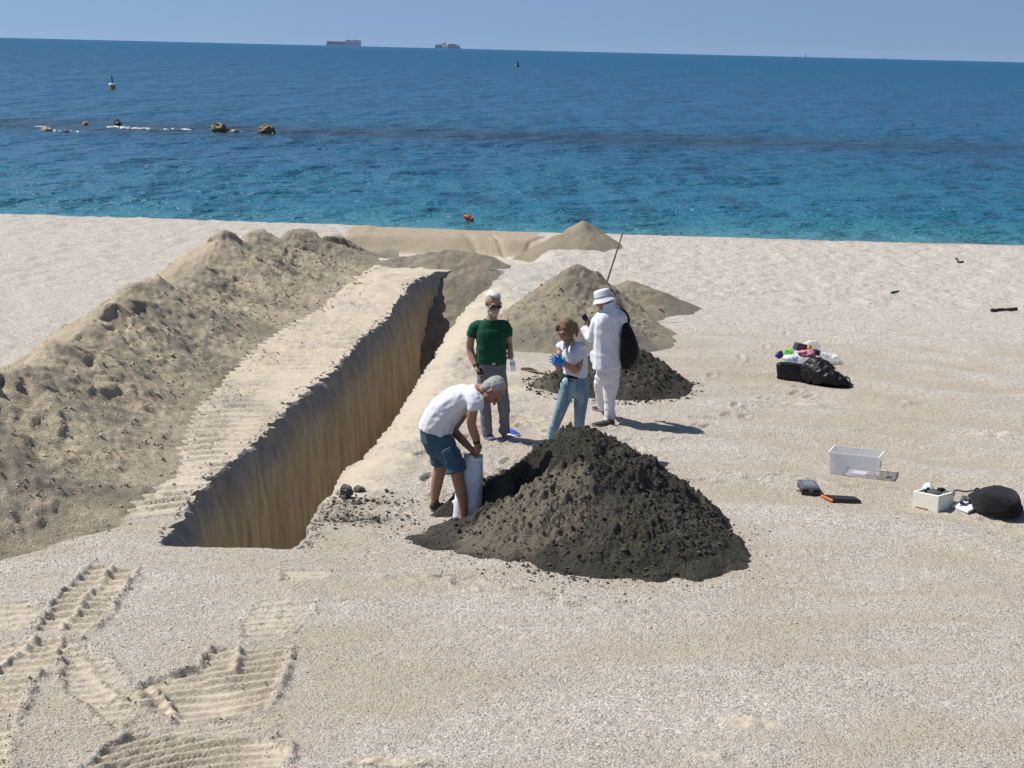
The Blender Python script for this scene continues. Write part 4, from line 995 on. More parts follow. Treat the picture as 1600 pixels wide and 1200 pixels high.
# ============================================================ WOMAN IN JEANS
def woman():
    Y = 17.8; J = lambda x, y, d=0.0: at(x, y, Y + d)
    f = nrm((-.66, -.75, 0)); s = nrm((.75, -.66, 0)); z = np.array([0, 0, 1.0])
    g = G(880, 708); p = empty('person', (g[0], g[1], gz(g[0], g[1])), 'person in a white sleeveless shirt and pale jeans pulling on blue gloves', 'person')
    b = Sh()
    limb(b, [J(899, 600), J(898, 575), J(896, 555), J(894, 544), J(891, 534)], [(.12, .09), (.11, .085), (.12, .09), (.10, .06), (.05, .05)], s)
    limb(b, [J(894, 546, -.02), J(888, 527, -.02)], [.054, .050], s)
    q, hs, hf, hu, k = head(b, J(884.5, 516, -.05), (-.60, -.62, -.48), (-.20, -.22, 1), .245)
    limb(b, [J(906, 549, -.07), J(906, 561, -.10), J(901, 578, -.14), J(891, 573, -.24), J(879, 566.5, -.33)], [.042, .047, .042, .040, .030], s)
    limb(b, [J(878, 547, .02), J(873, 557, -.04), J(874, 574, -.14), J(871, 570, -.30), J(868, 566, -.36)], [.040, .043, .040, .034, .029], s)
    for pts in ([J(887, 605, -.02), J(874, 648, -.02), J(859, 690, .0), J(856, 704, .0)], [J(907, 605, 0), J(906, 648, .0), J(905, 685, .05), J(905, 700, .05)]): limb(b, pts, [.075, .055, .04, .04], s)
    b.fuse('body', M['skin2'], p, .0066, 2)
    eyes(q, hs, hf, hu, k, M['eye'], p)
    gv = Sh(); w = J(877, 565.5, -.335); hand(gv, w, J(856, 558, -.45) - w, (-.3, .9, -.1), (.1, .2, 1), .10, 1.02, spread=.16, tcurl=.2, cf=(.04, .10, .16, .22)); limb(gv, [J(881, 567.5, -.31), w], [.036, .034], s)
    gv.fuse('glove', M['glove'], p, .005, 2)
    gv = Sh(); w = J(870, 568, -.33); hand(gv, w, J(858, 561, -.50) - w, (.4, -.8, .1), (.1, .2, 1), .32, 1.0, spread=.05, tcurl=.5); limb(gv, [J(872.5, 571, -.27), w], [.036, .034], s)
    gv.fuse('glove', M['glove'], p, .005, 2)
    sh = Sh()
    limb(sh, [J(899, 588), J(899, 578), J(897.5, 566), J(895, 554, -.01), J(894, 546), J(893, 541)], [(.142, .108), (.140, .112), (.150, .122), (.165, .130), (.160, .100), (.090, .075)], s, sq=2.2, flat=(True, True))
    limb(sh, [J(900, 542, -.03), J(907, 543.5, -.08), J(911, 547, -.11)], [.06, .070, .070], s, flat=(False, True)); limb(sh, [J(884, 541.5, .02), J(878, 541.5, .03), J(875, 545, .03)], [.058, .064, .062], s, flat=(False, True))
    sh.fuse('shirt', M['white'], p, .0085, 3, wr=wrinkle(.015, 10, 9, 801))
    cl = Sh()
    for e, top, tip in ((1, J(897, 531.5, -.03), J(889.5, 551, -.20)), (-1, J(880.5, 532, -.02), J(881, 550, -.18))):
        m = (top + tip) / 2 + f * .035; cl.loft([top, m, tip], [(.024, .007), (.028, .007), (.008, .005)], s * .6 + z * .8, n=8, sub=4)
    cl.loft([J(880.5, 532, -.02), J(889, 530, .07), J(897, 531.5, -.03)], [(.022, .007)] * 3, z, n=8, sub=5)
    cl.obj('collar', M['white'], p)
    em = J(891.5, 559, -.01) + f * .128 - s * .0; ba = Sh(); ba.ell(em, s * .026, f * .010, z * .036, 14, 8); ba.obj('badge', plain('teal_print', (.10, .42, .42), .7, .6, 60), p)
    t = Sh()
    limb(t, [J(899, 584), J(899, 594), J(898, 606)], [(.140, .112), (.158, .125), (.150, .125)], s, sq=2.2, flat=(True, False))
    limb(t, [J(888, 602, -.03), J(883, 620, -.05), J(874, 646, -.05), J(864, 675, -.02), J(857.5, 698, 0)], [(.088, .105), (.080, .090), (.060, .067), (.051, .057), (.046, .052)], s, flat=(False, True))
    limb(t, [J(907, 602, .0), J(908, 622, .0), J(906, 648, .0), J(905, 676, .03), J(905, 696, .05)], [(.090, .105), (.082, .090), (.062, .068), (.053, .058), (.049, .053)], s, flat=(False, True))
    t.fuse('jeans', M['jeans'], p, .0085, 3, wr=wrinkle(.008, 9, 13, 811))
    be = Sh(); limb(be, [J(899, 588.2), J(899, 584.0)], [(.150, .119), (.146, .116)], s, sq=2.2, flat=(True, True)); bo = be.obj('belt', M['blackcl'], p)
    ti = Sh()
    for a, bb in (((884, 587), (877, 607)), ((893, 588), (897, 596)), ((884, 587), (881, 598))): ti.loft([J(*a, -.10) + f * .03, J((a[0] + bb[0]) / 2 - 1.5, (a[1] + bb[1]) / 2, -.12) + f * .05, J(*bb, -.11) + f * .03], [.008, .009, .006], s, n=7, sub=4)
    ti.obj('belt_tie', M['blackcl'], bo)
    h = Sh(); h.ell(q(-.024, .048), hs * .086 * k, hf * .094 * k, hu * .088 * k); h.ell(q(-.06, -.02), hs * .078 * k, hf * .055 * k, hu * .07 * k)
    h.loft([q(-.09, .02), q(-.135, -.02), q(-.135, -.10), q(-.115, -.16)], [.035, .038, .032, .012], hs, n=12, sub=3)
    for e in (-1, 1): h.loft([q(.05, .10, .03 * e), q(.055, .05, .076 * e), q(.025, -.03, .085 * e), q(-.01, -.08, .085 * e)], [.014, .017, .015, .008], hf, n=8, sub=3)
    h.loft([q(.06, .10, -.03), q(.10, .06, -.07), q(.10, .03, -.11)], [.012, .010, .004], hu, n=8, sub=3)
    h.fuse('hair', M['bhair'], p, .0065, 2, wr=wrinkle(.008, 26, 60, 821, up=(.3, .2, 1)))
    shoe(p, G(862, 708), G(845, 714), (M['darkshoe'], M['rubber']), .245, .042); shoe(p, G(909, 706), G(897, 714), (M['darkshoe'], M['rubber']), .245, .042)
woman()

# ============================================================ MAN BENDING OVER THE SACK
def bending_man():
    Y = 15.25; J = lambda x, y, d=0.0: at(x, y, Y + d)
    f = nrm((1, -.12, 0)); s = nrm((.12, 1, 0)); z = np.array([0, 0, 1.0])
    g = G(705, 803); p = empty('person', (g[0], g[1], gz(g[0], g[1])), 'grey-haired person in white t-shirt and blue shorts bending over a sack', 'person')
    b = Sh()
    limb(b, [J(682, 684), J(688, 655), J(704, 634), J(724, 621), J(740, 613), J(752, 609)], [(.13, .10), (.13, .11), (.14, .11), (.15, .10), (.12, .075), (.06, .06)], s)
    limb(b, [J(742, 614), J(760, 609, -.03)], [.062, .058], s)
    q, hs, hf, hu, k = head(b, J(770, 611, -.05), (.42, -.25, -1), (1, -.1, .42), .265)
    limb(b, [J(741, 624, -.20), J(738, 645, -.22), J(737, 664, -.20), J(743, 682, -.17), J(745.5, 693, -.15)], [.058, .052, .046, .042, .031], s)
    hand(b, J(745.5, 693, -.15), (.10, .1, -1), (-.5, .8, .1), (1, .3, 0), .75, 1.0, tcurl=.6)
    limb(b, [J(735, 628, .18), J(718, 655, .2), J(710, 672, .16), J(724, 689, .05), J(735, 701, -.03)], [.056, .050, .045, .040, .031], s)
    hand(b, J(735, 701, -.03), (.75, -.4, -.6), (.2, -.9, -.3), (.6, 0, .7), .7, 1.0, tcurl=.6)
    limb(b, [J(694, 690, -.1), J(712, 730, -.14), J(715, 745, -.14), J(722, 775, -.15), J(724, 802, -.15), J(724, 812, -.15)], [.085, .066, .062, .056, .040, .042], s)
    limb(b, [J(682, 690, .12), J(687, 722, .18), J(687, 735, .2), J(682, 760, .22), J(679, 782, .22), J(679, 793, .22)], [.085, .066, .062, .056, .040, .042], s)
    b.fuse('body', M['skin3'], p, .0068, 2)
    eyes(q, hs, hf, hu, k, M['eye'], p)
    sh = Sh()
    limb(sh, [J(680.5, 674), J(685, 659), J(694, 645), J(709, 630), J(725, 621), J(738, 616), J(748, 610.5)], [(.185, .172), (.185, .168), (.190, .163), (.198, .152), (.190, .128), (.150, .10), (.085, .075)], s, sq=2.2, flat=(True, True))
    limb(sh, [J(736, 618, -.13), J(742, 626, -.20), J(743.5, 642, -.22)], [.080, .078, .074], s, flat=(False, True)); limb(sh, [J(734, 620, .12), J(732, 630, .18), J(724, 645, .2)], [.078, .075, .07], s, flat=(False, True))
    sh.fuse('t_shirt', M['white'], p, .0095, 3, wr=wrinkle(.020, 8, 7, 901, ax=(.75, .3, -.55), up=(.55, 0, .8)))
    t = Sh()
    limb(t, [J(681.5, 668), J(682, 680), J(685, 692)], [(.168, .160), (.176, .160), (.165, .145)], s, sq=2.2, flat=(True, False))
    limb(t, [J(691, 690, -.09), J(700, 706, -.11), J(708, 722, -.13), J(712, 737, -.14)], [(.105, .118), (.104, .116), (.103, .108), (.107, .108)], s, flat=(False, True))
    limb(t, [J(682, 690, .10), J(685, 703, .14), J(688, 722, .18)], [(.105, .115), (.102, .108), (.100, .098)], s, flat=(False, True))
    so_ = t.fuse('shorts', M['shorts'], p, .009, 3, wr=wrinkle(.016, 7, 10, 911))
    pk = Sh(); pk.loft([J(697, 703, -.225), J(702, 712, -.235), J(706, 721, -.24)], [(.055, .012)] * 3, (1, 0, .3), n=10, sub=3); pk.obj('pocket', M['shorts'], so_)
    h = Sh(); h.ell(q(-.034, .046), hs * .083 * k, hf * .088 * k, hu * .088 * k); h.ell(q(-.05, -.01), hs * .077 * k, hf * .06 * k, hu * .07 * k)
    h.fuse('hair', M['ghair'], p, .007, 2, wr=wrinkle(.008, 34, 34, 921))
    wt = Sh(); limb(wt, [J(744.3, 688, -.16), J(745.2, 692, -.155)], [.037, .037], s, flat=(True, True)); wt.obj('wristwatch', M['strap'], p)
    shoe(p, G(720, 808), G(737, 822), (M['tanshoe'], M['brownsole'], M['blackcl']), .28, .05)
    shoe(p, G(673, 798), G(704, 797), (M['tanshoe'], M['brownsole'], M['blackcl']), .28, .05)
    # the sack
    e = empty('sack', tuple(G(733, 800)), 'tall white woven sack held open by the bending person', 'sack')
    sk = Sh(); sd = nrm((1, -.1, 0)); J2 = lambda x, y, d=0.0: at(x, y, Y - .02 + d)
    gzz = gz(*G(733, 803)[:2]); base = J2(731, 801); base[2] = gzz + .03
    sk.loft([base, J2(732, 785), J2(735, 760), J2(737.5, 735), J2(739.5, 718)], [(.138, .10), (.132, .11), (.116, .10), (.104, .09), (.096, .07)], sd, n=20, sub=4, sq=2.6, flat=(False, True))
    sk.fuse('sack_body', plain('white_woven_plastic', (.66, .68, .74), .55, .04, 20, .003, 200), e, .008, 3, wr=wrinkle(.028, 9, 4.0, 931))
    rm = Sh(); an = np.linspace(0, 2 * math.pi, 28, endpoint=False); c = J2(739.5, 716); rr = []
    for r_, hgt in ((.093, -.02), (.096, .02), (.090, .03), (.086, -.03)): rr.append(c + np.outer(np.cos(an) * r_, sd) + np.outer(np.sin(an) * r_ * .8, s) + np.outer(hgt + .012 * np.sin(3 * an) + .008 * np.sin(7 * an), z))
    rm.ring_tube(rr, False); rm.obj('sack_mouth', plain('white_sack_rim', (.72, .73, .77), .55), e)
    e2 = empty('plastic_bag', tuple(G(711, 803)), 'small crumpled white plastic bag on the sand between the bending person\'s feet', 'bag')
    pb = Sh(); c = G(711, 802); c[2] = gz(c[0], c[1]); pb.ell(c + z * .06, (.075, 0, .02), (0, .07, 0), (.0, 0, .085)); pb.ell(c + z * .11 + np.array([.03, .0, 0]), (.035, 0, .0), (0, .03, 0), (.02, 0, .06))
    pb.fuse('bag_body', M['rubber'], e2, .007, 1, wr=wrinkle(.016, 12, 12, 941))
bending_man()
# ============================================================ THINGS ON THE BEACH
Z3 = np.array([0, 0, 1.0])
def gp(px, py):
    g = G(px, py); z = 0.0
    for _ in range(3):
        g = G(px, py, z); z = gz(g[0], g[1])
    return np.array([g[0], g[1], z])
def prism(base4, h, top_scale=1.0, shift=(0, 0, 0)):
    b = np.array(base4, float); c = b.mean(0); sh = Sh()
    sh.V = [tuple(p) for p in b] + [tuple(c + (p - c) * top_scale + Z3 * h + np.array(shift)) for p in b]
    sh.F = [(3, 2, 1, 0), (4, 5, 6, 7)] + [(i, (i + 1) % 4, 4 + (i + 1) % 4, 4 + i) for i in range(4)]
    return sh
def open_box(base4, h, wall, floor, flare=1.0):
    b = np.array(base4, float); c = b.mean(0); sh = Sh()
    def ring(scale_in, z, fl):
        r = []
        for p in b:
            d = (p - c); L = np.linalg.norm(d); r.append(c + d * fl - nrm(d) * scale_in * 1.414 + Z3 * z)
        return np.array(r)
    sh.ring_tube([ring(0, 0, 1), ring(0, h, flare), ring(wall, h, flare), ring(wall, floor, 1 + (flare - 1) * floor / h)], True)
    return sh
def rect(a, b, depth):
    """ground rectangle from front-left, front-right and its depth away from the camera"""
    a = np.array(a, float); b = np.array(b, float); z = (a[2] + b[2]) / 2; a[2] = b[2] = z
    d = nrm(b - a); n = np.array([-d[1], d[0], 0])
    if n[1] < 0: n = -n
    return [a, b, b + n * depth, a + n * depth]
def lump(name, c, ax, ay, az, mat, label, cat_, vox=.01, amp=.02, fq=12, seed=1, part=None, group=None, sm=1):
    c = np.asarray(c, float)
    ax, ay, az = (np.asarray(v, float) for v in (ax, ay, az)); rng = np.random.RandomState(seed); sh = Sh().ell(c * 0, ax * .8, ay * .85, az * .75)
    for i in range(7):
        u = nrm(rng.normal(size=3)); p = ax * u[0] * .62 + ay * u[1] * .6 + az * u[2] * .55; d = nrm(rng.normal(size=3)); q = rng.uniform(.25, .5)
        sh.ell(p, ax * q, ay * q * .8 + d * .01, az * q * 1.1)
    e = sh.fuse(name, mat, None, vox, 0 if sm < 2 else 1, wr=wrinkle(amp, fq * 1.6, fq * 1.6, seed))
    e.location = c; return tag(e, label, cat_, group)

# clear storage box
def storage_bin():
    b = rect(gp(1296, 740), gp(1368, 749), .30)
    for p in b: p[2] += .004
    e = empty('storage_bin', tuple(np.mean(b, 0)), 'open translucent plastic storage box standing on the sand', 'storage box')
    t = NT('translucent_plastic'); t.set(Base_Color=(.74, .76, .80), Roughness=.22); t.b.inputs['Alpha'].default_value = .36; t.b.inputs['Specular IOR Level'].default_value = .6
    open_box(b, .245, .004, .006, 1.05).obj('bin_body', t.m, e, smooth=False)
    b = np.array(b); c = b.mean(0); t2 = NT('frosted_rim'); t2.set(Base_Color=(.78, .80, .83), Roughness=.3); t2.b.inputs['Alpha'].default_value = .75
    rg = Sh(); f = lambda k, h, g=0: np.array([c + (p - c) * (k) + nrm(p - c) * g + Z3 * h for p in b])
    rg.ring_tube([f(1.05, .240, .004), f(1.05, .240, .022), f(1.05, .254, .022), f(1.05, .254, .0), f(1.05, .246, .0)], False); rg.obj('rim', t2.m, e, smooth=False)
    d = nrm(b[2] - b[1]); n = nrm(b[1] - b[0]); q = b[1] + d * .16 + Z3 * .13 + n * .018
    st = Sh(); st.box(q, d * .035, Z3 * .040 + n * .004, n * .001); st.obj('sticker', plain('grey_label', (.30, .31, .36), .6, .5, 60), e, smooth=False)
    ps = rect(b[0] * .55 + b[1] * .45 + d * .06, b[0] * .25 + b[1] * .75 + d * .05, .15); 
    o = prism([p + Z3 * .010 for p in ps], .012).obj('paper_sheet', plain('white_paper', (.72, .73, .76), .7), None, smooth=False); tag(o, 'white folded paper lying at the bottom of the clear storage box', 'paper')
    ps = rect(b[0] * .22 + b[1] * .78 + d * .05, b[0] * .06 + b[1] * .94 + d * .05, .13)
    o = prism([p + Z3 * .010 for p in ps], .02).obj('packet', plain('dull_red_packet', (.42, .22, .20), .6, .4, 20), None, smooth=False); tag(o, 'small reddish packet inside the clear storage box, beside the paper', 'packet')
storage_bin()
# black hard case
def hard_case():
    b = rect(gp(1252.5, 773), gp(1282, 774), .33)
    sk = np.array([-.03, 0, 0]); b[2] = b[2] + sk; b[3] = b[3] + sk
    e = empty('equipment_case', tuple(np.mean(b, 0)), 'small black hard case with a shiny grey lid, left of the orange-edged case', 'case')
    prism(b, .06, .97).obj('case_body', M['blackpl'], e, bevel=.012)
    l = [p + Z3 * .063 for p in b]; c = np.mean(l, 0)
    lid = prism([c + (p - c) * 1.0 for p in l], .030, .93).obj('lid', plain('grey_shiny_lid', (.085, .09, .10), .28, .25, 14, spec=.6), e, bevel=.010)
    m = [c + (p - c) * .62 + Z3 * .031 for p in l]; prism(m, .004, .95).obj('lid_panel', plain('grey_lid_panel', (.16, .175, .20), .2, .3, 16, spec=.7), lid, smooth=False)
    la = Sh(); fm = (b[0] + b[1]) / 2
    la.box(fm + Z3 * .055 + np.array([0, -.004, 0]), (.018, 0, 0), (0, .006, 0), Z3 * .014); la.obj('latch', plain('grey_latch', (.12, .12, .13), .4), e, smooth=False)
    hd = Sh(); hd.loft([b[0] + Z3 * .03 + np.array([-.004, .10, 0]), b[0] + Z3 * .02 + np.array([-.035, .12, 0]), b[0] + Z3 * .02 + np.array([-.035, .2, 0]), b[0] + Z3 * .03 + np.array([-.004, .22, 0])], [.006] * 4, (0, 0, 1), n=8); hd.obj('handle', M['blackpl'], e)
hard_case()
def flat_case():
    pts = [gp(1301, 786), gp(1346, 787), gp(1336, 779), gp(1284, 777)]; z = np.mean([p[2] for p in pts])
    for p in pts: p[2] = z - .003
    e = empty('flat_case', tuple(np.mean(pts, 0)), 'flat black case with one bright orange edge lying on the sand', 'case')
    prism(pts, .038, .985).obj('case_body', M['blackpl'], e, bevel=.008)
    a, b = pts[0], pts[3]; n = nrm(pts[0] - pts[1]); ed_ = Sh(); ed_.loft([a + Z3 * .021 + n * .004, b + Z3 * .021 + n * .004], [(.017, .010)] * 2, (0, 0, 1), n=10, sub=3); ed_.obj('orange_edge', plain('orange_rubber', (.58, .13, .03), .5), e)
    c = np.mean(pts, 0); prism([c + (p - c) * .80 + Z3 * .0385 for p in pts], .003).obj('top_panel', plain('matt_black_panel', (.018, .018, .02), .5), e, smooth=False)
flat_case()
def foam_box():
    b = rect(gp(1425.5, 791.5), gp(1465, 801), .27)
    d = b[1] - b[0]; sk = nrm(d) * .045; b[2] = b[2] + sk; b[3] = b[3] + sk
    for p in b: p[2] -= .003
    t = NT('foam_polystyrene'); v = t.coord(); c = t.mix(t.ramp(t.noise(v, 16, 5, .7), [(.55, 0), (.72, .35)]), (.88, .85, .74), (.50, .40, .25)); t.set(Base_Color=c, Roughness=.8); t.l(t.bump(t.voro(v, 150, 'Distance'), .003), t.b.inputs['Normal'])
    e = empty('foam_box', tuple(np.mean(b, 0)), 'open cream polystyrene box full of dark things beside the black backpack', 'box')
    open_box(b, .178, .025, .03, 1.015).obj('box_body', t.m, e, bevel=.005)
    n = nrm(np.cross(d, Z3)); n = n if n[1] < 0 else -n; q = b[0] * .62 + b[1] * .38 + n * .0045 + Z3 * .014
    Sh().box(q, nrm(d) * .07, n * .001, Z3 * .006).obj('tape', plain('red_brown_tape', (.36, .14, .10), .6), e, smooth=False)
    c = np.mean(b, 0)
    lump('cloth', c + Z3 * .165, nrm(d) * .10, (0, .10, 0), Z3 * .045, plain('dark_slate_cloth', (.055, .06, .07), .8), 'crumpled dark slate cloth stuffed in the polystyrene box', 'cloth', .008, .03, 14, 71)
    e2 = lump('pouch', c + Z3 * .195 + np.array([.06, -.02, 0]), (.05, .02, .01), (-.01, .03, 0), (0, 0, .035), M['blackcl'], 'small black pouch poking out of the polystyrene box', 'pouch', .007, .012, 16, 72)
    ps = Sh(); q = c + Z3 * .205 + np.array([-.045, .05, 0]); ps.loft([q - nrm(d) * .06, q + Z3 * .025, q + nrm(d) * .05 - Z3 * .01], [(.05, .003)] * 3, (0.2, 1, .3), n=8, sub=5); o = ps.obj('paper_sheet', plain('bluish_white_paper', (.62, .65, .70), .6), None); tag(o, 'crumpled pale paper on top of the polystyrene box, left side', 'paper')
    ps = Sh(); q = c + Z3 * .195 + np.array([.15, .06, 0]); ps.loft([q - nrm(d) * .05, q + Z3 * .02, q + nrm(d) * .07 - Z3 * .01], [(.05, .003)] * 3, (0.1, 1, -.2), n=8, sub=5); o = ps.obj('paper_sheet', plain('white_paper_b', (.74, .75, .78), .6), None); tag(o, 'crumpled white paper on the right rim of the polystyrene box', 'paper')
foam_box()
def backpack():
    Y = 15.95; c = gp(1552, 803); e = empty('backpack', tuple(c), 'black backpack lying on its side at the right edge of the picture', 'backpack')
    sh = Sh(); J = lambda px, py, d=0: at(px, py, Y + d)
    p = [gp(1519, 792) + Z3 * .09, gp(1534, 796) + Z3 * .11, gp(1552, 801) + Z3 * .125, gp(1575, 804) + Z3 * .11, gp(1590, 806) + Z3 * .06]
    sh.loft(p, [(.05, .06), (.14, .105), (.20, .13), (.205, .115), (.16, .045)], (.3, 1, 0), n=20, sub=4, sq=3.4)
    o = sh.fuse('pack_body', M['blackcl'], e, .009, 3, wr=wrinkle(.024, 8, 7, 951))
    pk = Sh(); pk.loft([gp(1556, 806) + Z3 * .16 + np.array([0, -.10, 0]), gp(1580, 808) + Z3 * .13 + np.array([0, -.10, 0])], [(.10, .03)] * 2, (.1, .4, .5), n=14, sub=4); pk.fuse('front_pocket', M['blackcl'], e, .008, 2, wr=wrinkle(.008, 8, 8, 955))
    st = Sh(); q = gp(1515, 786)
    st.loft([gp(1533, 794) + Z3 * .17, J(1524, 766, .05), J(1508, 768, .05), J(1493, 766, .02), J(1490, 774, 0)], [(.016, .006)] * 5, (0, 1, .2), n=8, sub=5)
    st.obj('shoulder_strap', plain('dark_grey_webbing', (.035, .038, .042), .7), e)
    st = Sh(); st.loft([gp(1528, 795) + Z3 * .15, J(1512, 778, .0), J(1503, 780, -.02), gp(1500, 789) + Z3 * .03], [(.030, .008), (.036, .008), (.034, .008), (.03, .008)], (0.5, 1, .6), n=8, sub=5); st.obj('shoulder_strap', plain('slate_padding', (.07, .09, .11), .8), e)
    hd = Sh(); hd.loft([J(1523, 772, .03), J(1524.5, 764, .03), J(1529, 764, .03), J(1531, 772, .03)], [.009] * 4, (0, 1, 0), n=8, sub=4); hd.obj('handle', M['blackcl'], e)
    pts = [gp(1487, 794), gp(1512, 804), gp(1530, 800), gp(1500, 786)]; z = np.mean([k[2] for k in pts])
    for k in pts: k[2] = z
    pts[2][2] += .05; pts[3][2] += .03
    o = prism(pts, .022, .97).obj('foam_slab', plain('white_foam_slab', (.72, .74, .77), .6), None, bevel=.004); tag(o, 'white foam slab lying between the polystyrene box and the backpack', 'slab')
backpack()

# ------------------------------------------------------------ bags and belongings on the right
M['binliner'] = plain('black_bin_liner', (.008, .008, .010), .45, .2, 12, .006, 22, spec=.3)
M['film'] = m_clear('clear_bag_film', (.80, .82, .86), .15, .42)
def belongings():
    Yb = 22.65; J = lambda px, py, d=0: at(px, py, Yb + d)
    b = rect(gp(1211.5, 591.5), gp(1263, 596), .22)
    e = empty('tote_bag', tuple(np.mean(b, 0)), 'square open black tote bag, left one of the two black bags', 'bag')
    c = np.mean(b, 0); d = nrm(b[1] - b[0]); n = nrm(b[3] - b[0])
    sh = Sh(); sh.loft([c + Z3 * .02, c + Z3 * .12, c + Z3 * .225], [(.232, .112), (.236, .118), (.240, .112)], d, n=32, sub=4, sq=7, flat=(True, True)); sh.fuse('bag_body', M['binliner'], e, .008, 2, wr=wrinkle(.022, 9, 6, 961))
    for sg in (-1, 1):
        hd = Sh(); q = c + n * .11 * sg + Z3 * .22; hd.loft([q - d * .09, q - d * .05 - n * .03 * sg + Z3 * (.0), q + d * .05 - n * .03 * sg + Z3 * .0, q + d * .09], [(.012, .004)] * 4, n, n=8, sub=4); hd.obj('handle', M['blackcl'], e)
    e = empty('bin_bag', tuple(gp(1295, 600)), 'slumped shiny black bag tailing off to the right, beside the tote bag', 'bag')
    sh = Sh(); sh.loft([gp(1262, 598) + Z3 * .15, gp(1275, 600) + Z3 * .19, gp(1292, 602) + Z3 * .13, gp(1310, 602) + Z3 * .09, gp(1326, 602) + Z3 * .04], [(.10, .16), (.15, .19), (.17, .14), (.14, .09), (.05, .035)], (.05, 1, 0), n=18, sub=4)
    sh.loft([gp(1280, 596) + Z3 * .25, gp(1296, 596) + Z3 * .24, gp(1304, 596) + Z3 * .21], [(.05, .04), (.04, .03), (.02, .01)], (0, 1, 0), n=10)
    sh.fuse('bag_body', M['binliner'], e, .009, 1, wr=wrinkle(.035, 8, 8, 971, ax=(.9, .3, .3), up=(-.3, .3, .9)))
    lp = Sh(); lp.loft([gp(1314, 600) + Z3 * .08, gp(1320, 598) + Z3 * .10, gp(1327, 599) + Z3 * .08, gp(1326, 602) + Z3 * .03], [.012] * 4, (0, 1, 0), n=8, sub=4); lp.obj('handle_loop', M['binliner'], e)
    # things in and behind them
    lump('toiletry_bag', J(1218, 554, .05), (.068, 0, 0), (0, .05, 0), (0, 0, .062), plain('deep_blue_nylon', (.025, .022, .16), .5), 'small round deep blue bag on the left corner of the tote bag', 'bag', .009, .012, 12, 73)
    lump('carrier_bag', J(1231, 550, .09), (.075, 0, .01), (0, .05, 0), (0, 0, .050), plain('lime_green_film', (.16, .62, .06), .4), 'crumpled lime green bag on top of the tote bag', 'bag', .009, .030, 14, 74)
    lump('plastic_bag', J(1236, 560, -.02), (.125, 0, .0), (0, .09, 0), (0, 0, .050), plain('milky_film', (.60, .64, .72), .3), 'whitish plastic bag bulging from the opening of the tote bag', 'bag', .009, .025, 12, 75)
    g = gp(1262, 574); e = empty('plastic_sack', tuple(g), 'large clear plastic bag standing behind the two black bags', 'bag')
    sh = Sh(); sh.loft([g + Z3 * .06, g + Z3 * .16, g + Z3 * .26, J(1270, 536, .55)], [(.20, .14), (.22, .16), (.18, .13), (.10, .06)], (1, 0, 0), n=18, sub=4); sh.fuse('bag_body', M['film'], e, .012, 1, wr=wrinkle(.035, 7, 7, 981))
    sh = Sh(); c = J(1251, 542.5, .30); sh.box(c, (.085, .02, -.02), (-.02, .06, 0), (.015, 0, .055)); o = sh.obj('packet', plain('grey_black_packet', (.06, .06, .072), .35, .4, 14), None, bevel=.014); tag(o, 'dark grey packet at the top of the heap of belongings', 'packet')
    lump('cloth', J(1262, 553, .12), (.135, 0, -.01), (0, .08, 0), (0, 0, .052), plain('pink_cloth', (.55, .20, .28), .8, .45, 22), 'pink crumpled cloth in the middle of the heap of belongings', 'cloth', .009, .03, 12, 76)
    lump('pouch', J(1276, 550, .14), (.07, 0, -.02), (0, .05, 0), (0.01, 0, .055), plain('dark_maroon_cloth', (.07, .02, .04), .7), 'dark maroon pouch to the right of the pink cloth', 'pouch', .009, .02, 12, 77)
    lump('bottle', J(1264.5, 543, .18), (.034, 0, .01), (0, .03, 0), (-.012, 0, .050), plain('yellow_plastic', (.70, .42, .02), .35), 'small yellow container at the top of the heap of belongings', 'container', .007, .006, 12, 78)
    g = gp(1296, 566); lump('plastic_bag', g + Z3 * .07, (.20, .02, -.03), (0, .12, 0), (-.03, 0, .09), M['film'], 'clear crumpled plastic bag lying to the right of the pink cloth', 'bag', .011, .045, 10, 79)
belongings()

# ------------------------------------------------------------ sticks, stones
def m_wood(n, a, b):
    t = NT(n); v = t.coord((1, 1, 1)); c = t.mix(t.noise(v, 40, 5, .7), a, b); t.set(Base_Color=c, Roughness=.85); t.l(t.bump(t.noise(v, 70, 4), .006), t.b.inputs['Normal']); return t.m
M['wood'] = m_wood('grey_brown_wood', (.10, .065, .04), (.22, .155, .10)); M['darkwood'] = m_wood('dark_wood', (.02, .016, .014), (.055, .042, .034)); M['redwood'] = m_wood('reddish_wood', (.16, .075, .045), (.30, .17, .11))
def pole():
    a = P(936, 482, 27.2); b = P(947.5, 443, 27.35); c = P(960, 404, 27.5); d = P(973, 364, 27.65)
    o = Sh().loft([a, b, c, d], [.017, .0165, .015, .012], (1, 0, 0), n=10, sub=5).obj('pole', M['wood'], None); tag(o, 'long thin wooden pole stuck upright in the gravel behind the white hat', 'pole')
pole()
def stick(name, a, b, r, mat, label, sag=.0, flat=1.0):
    a = gp(*a); b = gp(*b); m = (a + b) / 2 + Z3 * sag
    k = Z3 * r * flat * .8
    o = Sh().loft([a + k, m + k, b + k], [(r, r * flat), (r * 1.1, r * flat), (r * .8, r * flat)], (0, 1, 0), n=9, sub=5).fuse(name, mat, None, max(.004, r * .3), 1, wr=wrinkle(r * .5, 9, 9, int(a[0] * 100) % 97))
    return tag(o, label, 'driftwood')
stick('driftwood', (1549, 487), (1588, 485), .030, M['darkwood'], 'straight dark stick lying on the pale pebbles at the right')
stick('driftwood', (818, 579), (861, 587), .020, M['redwood'], 'reddish-brown wooden strip on the sand between the two standing people in the middle', .01, .5)
stick('driftwood', (816, 578), (838, 582), .024, M['darkwood'], 'short dark stick overlapping the left end of the reddish wooden strip', .02, .7)
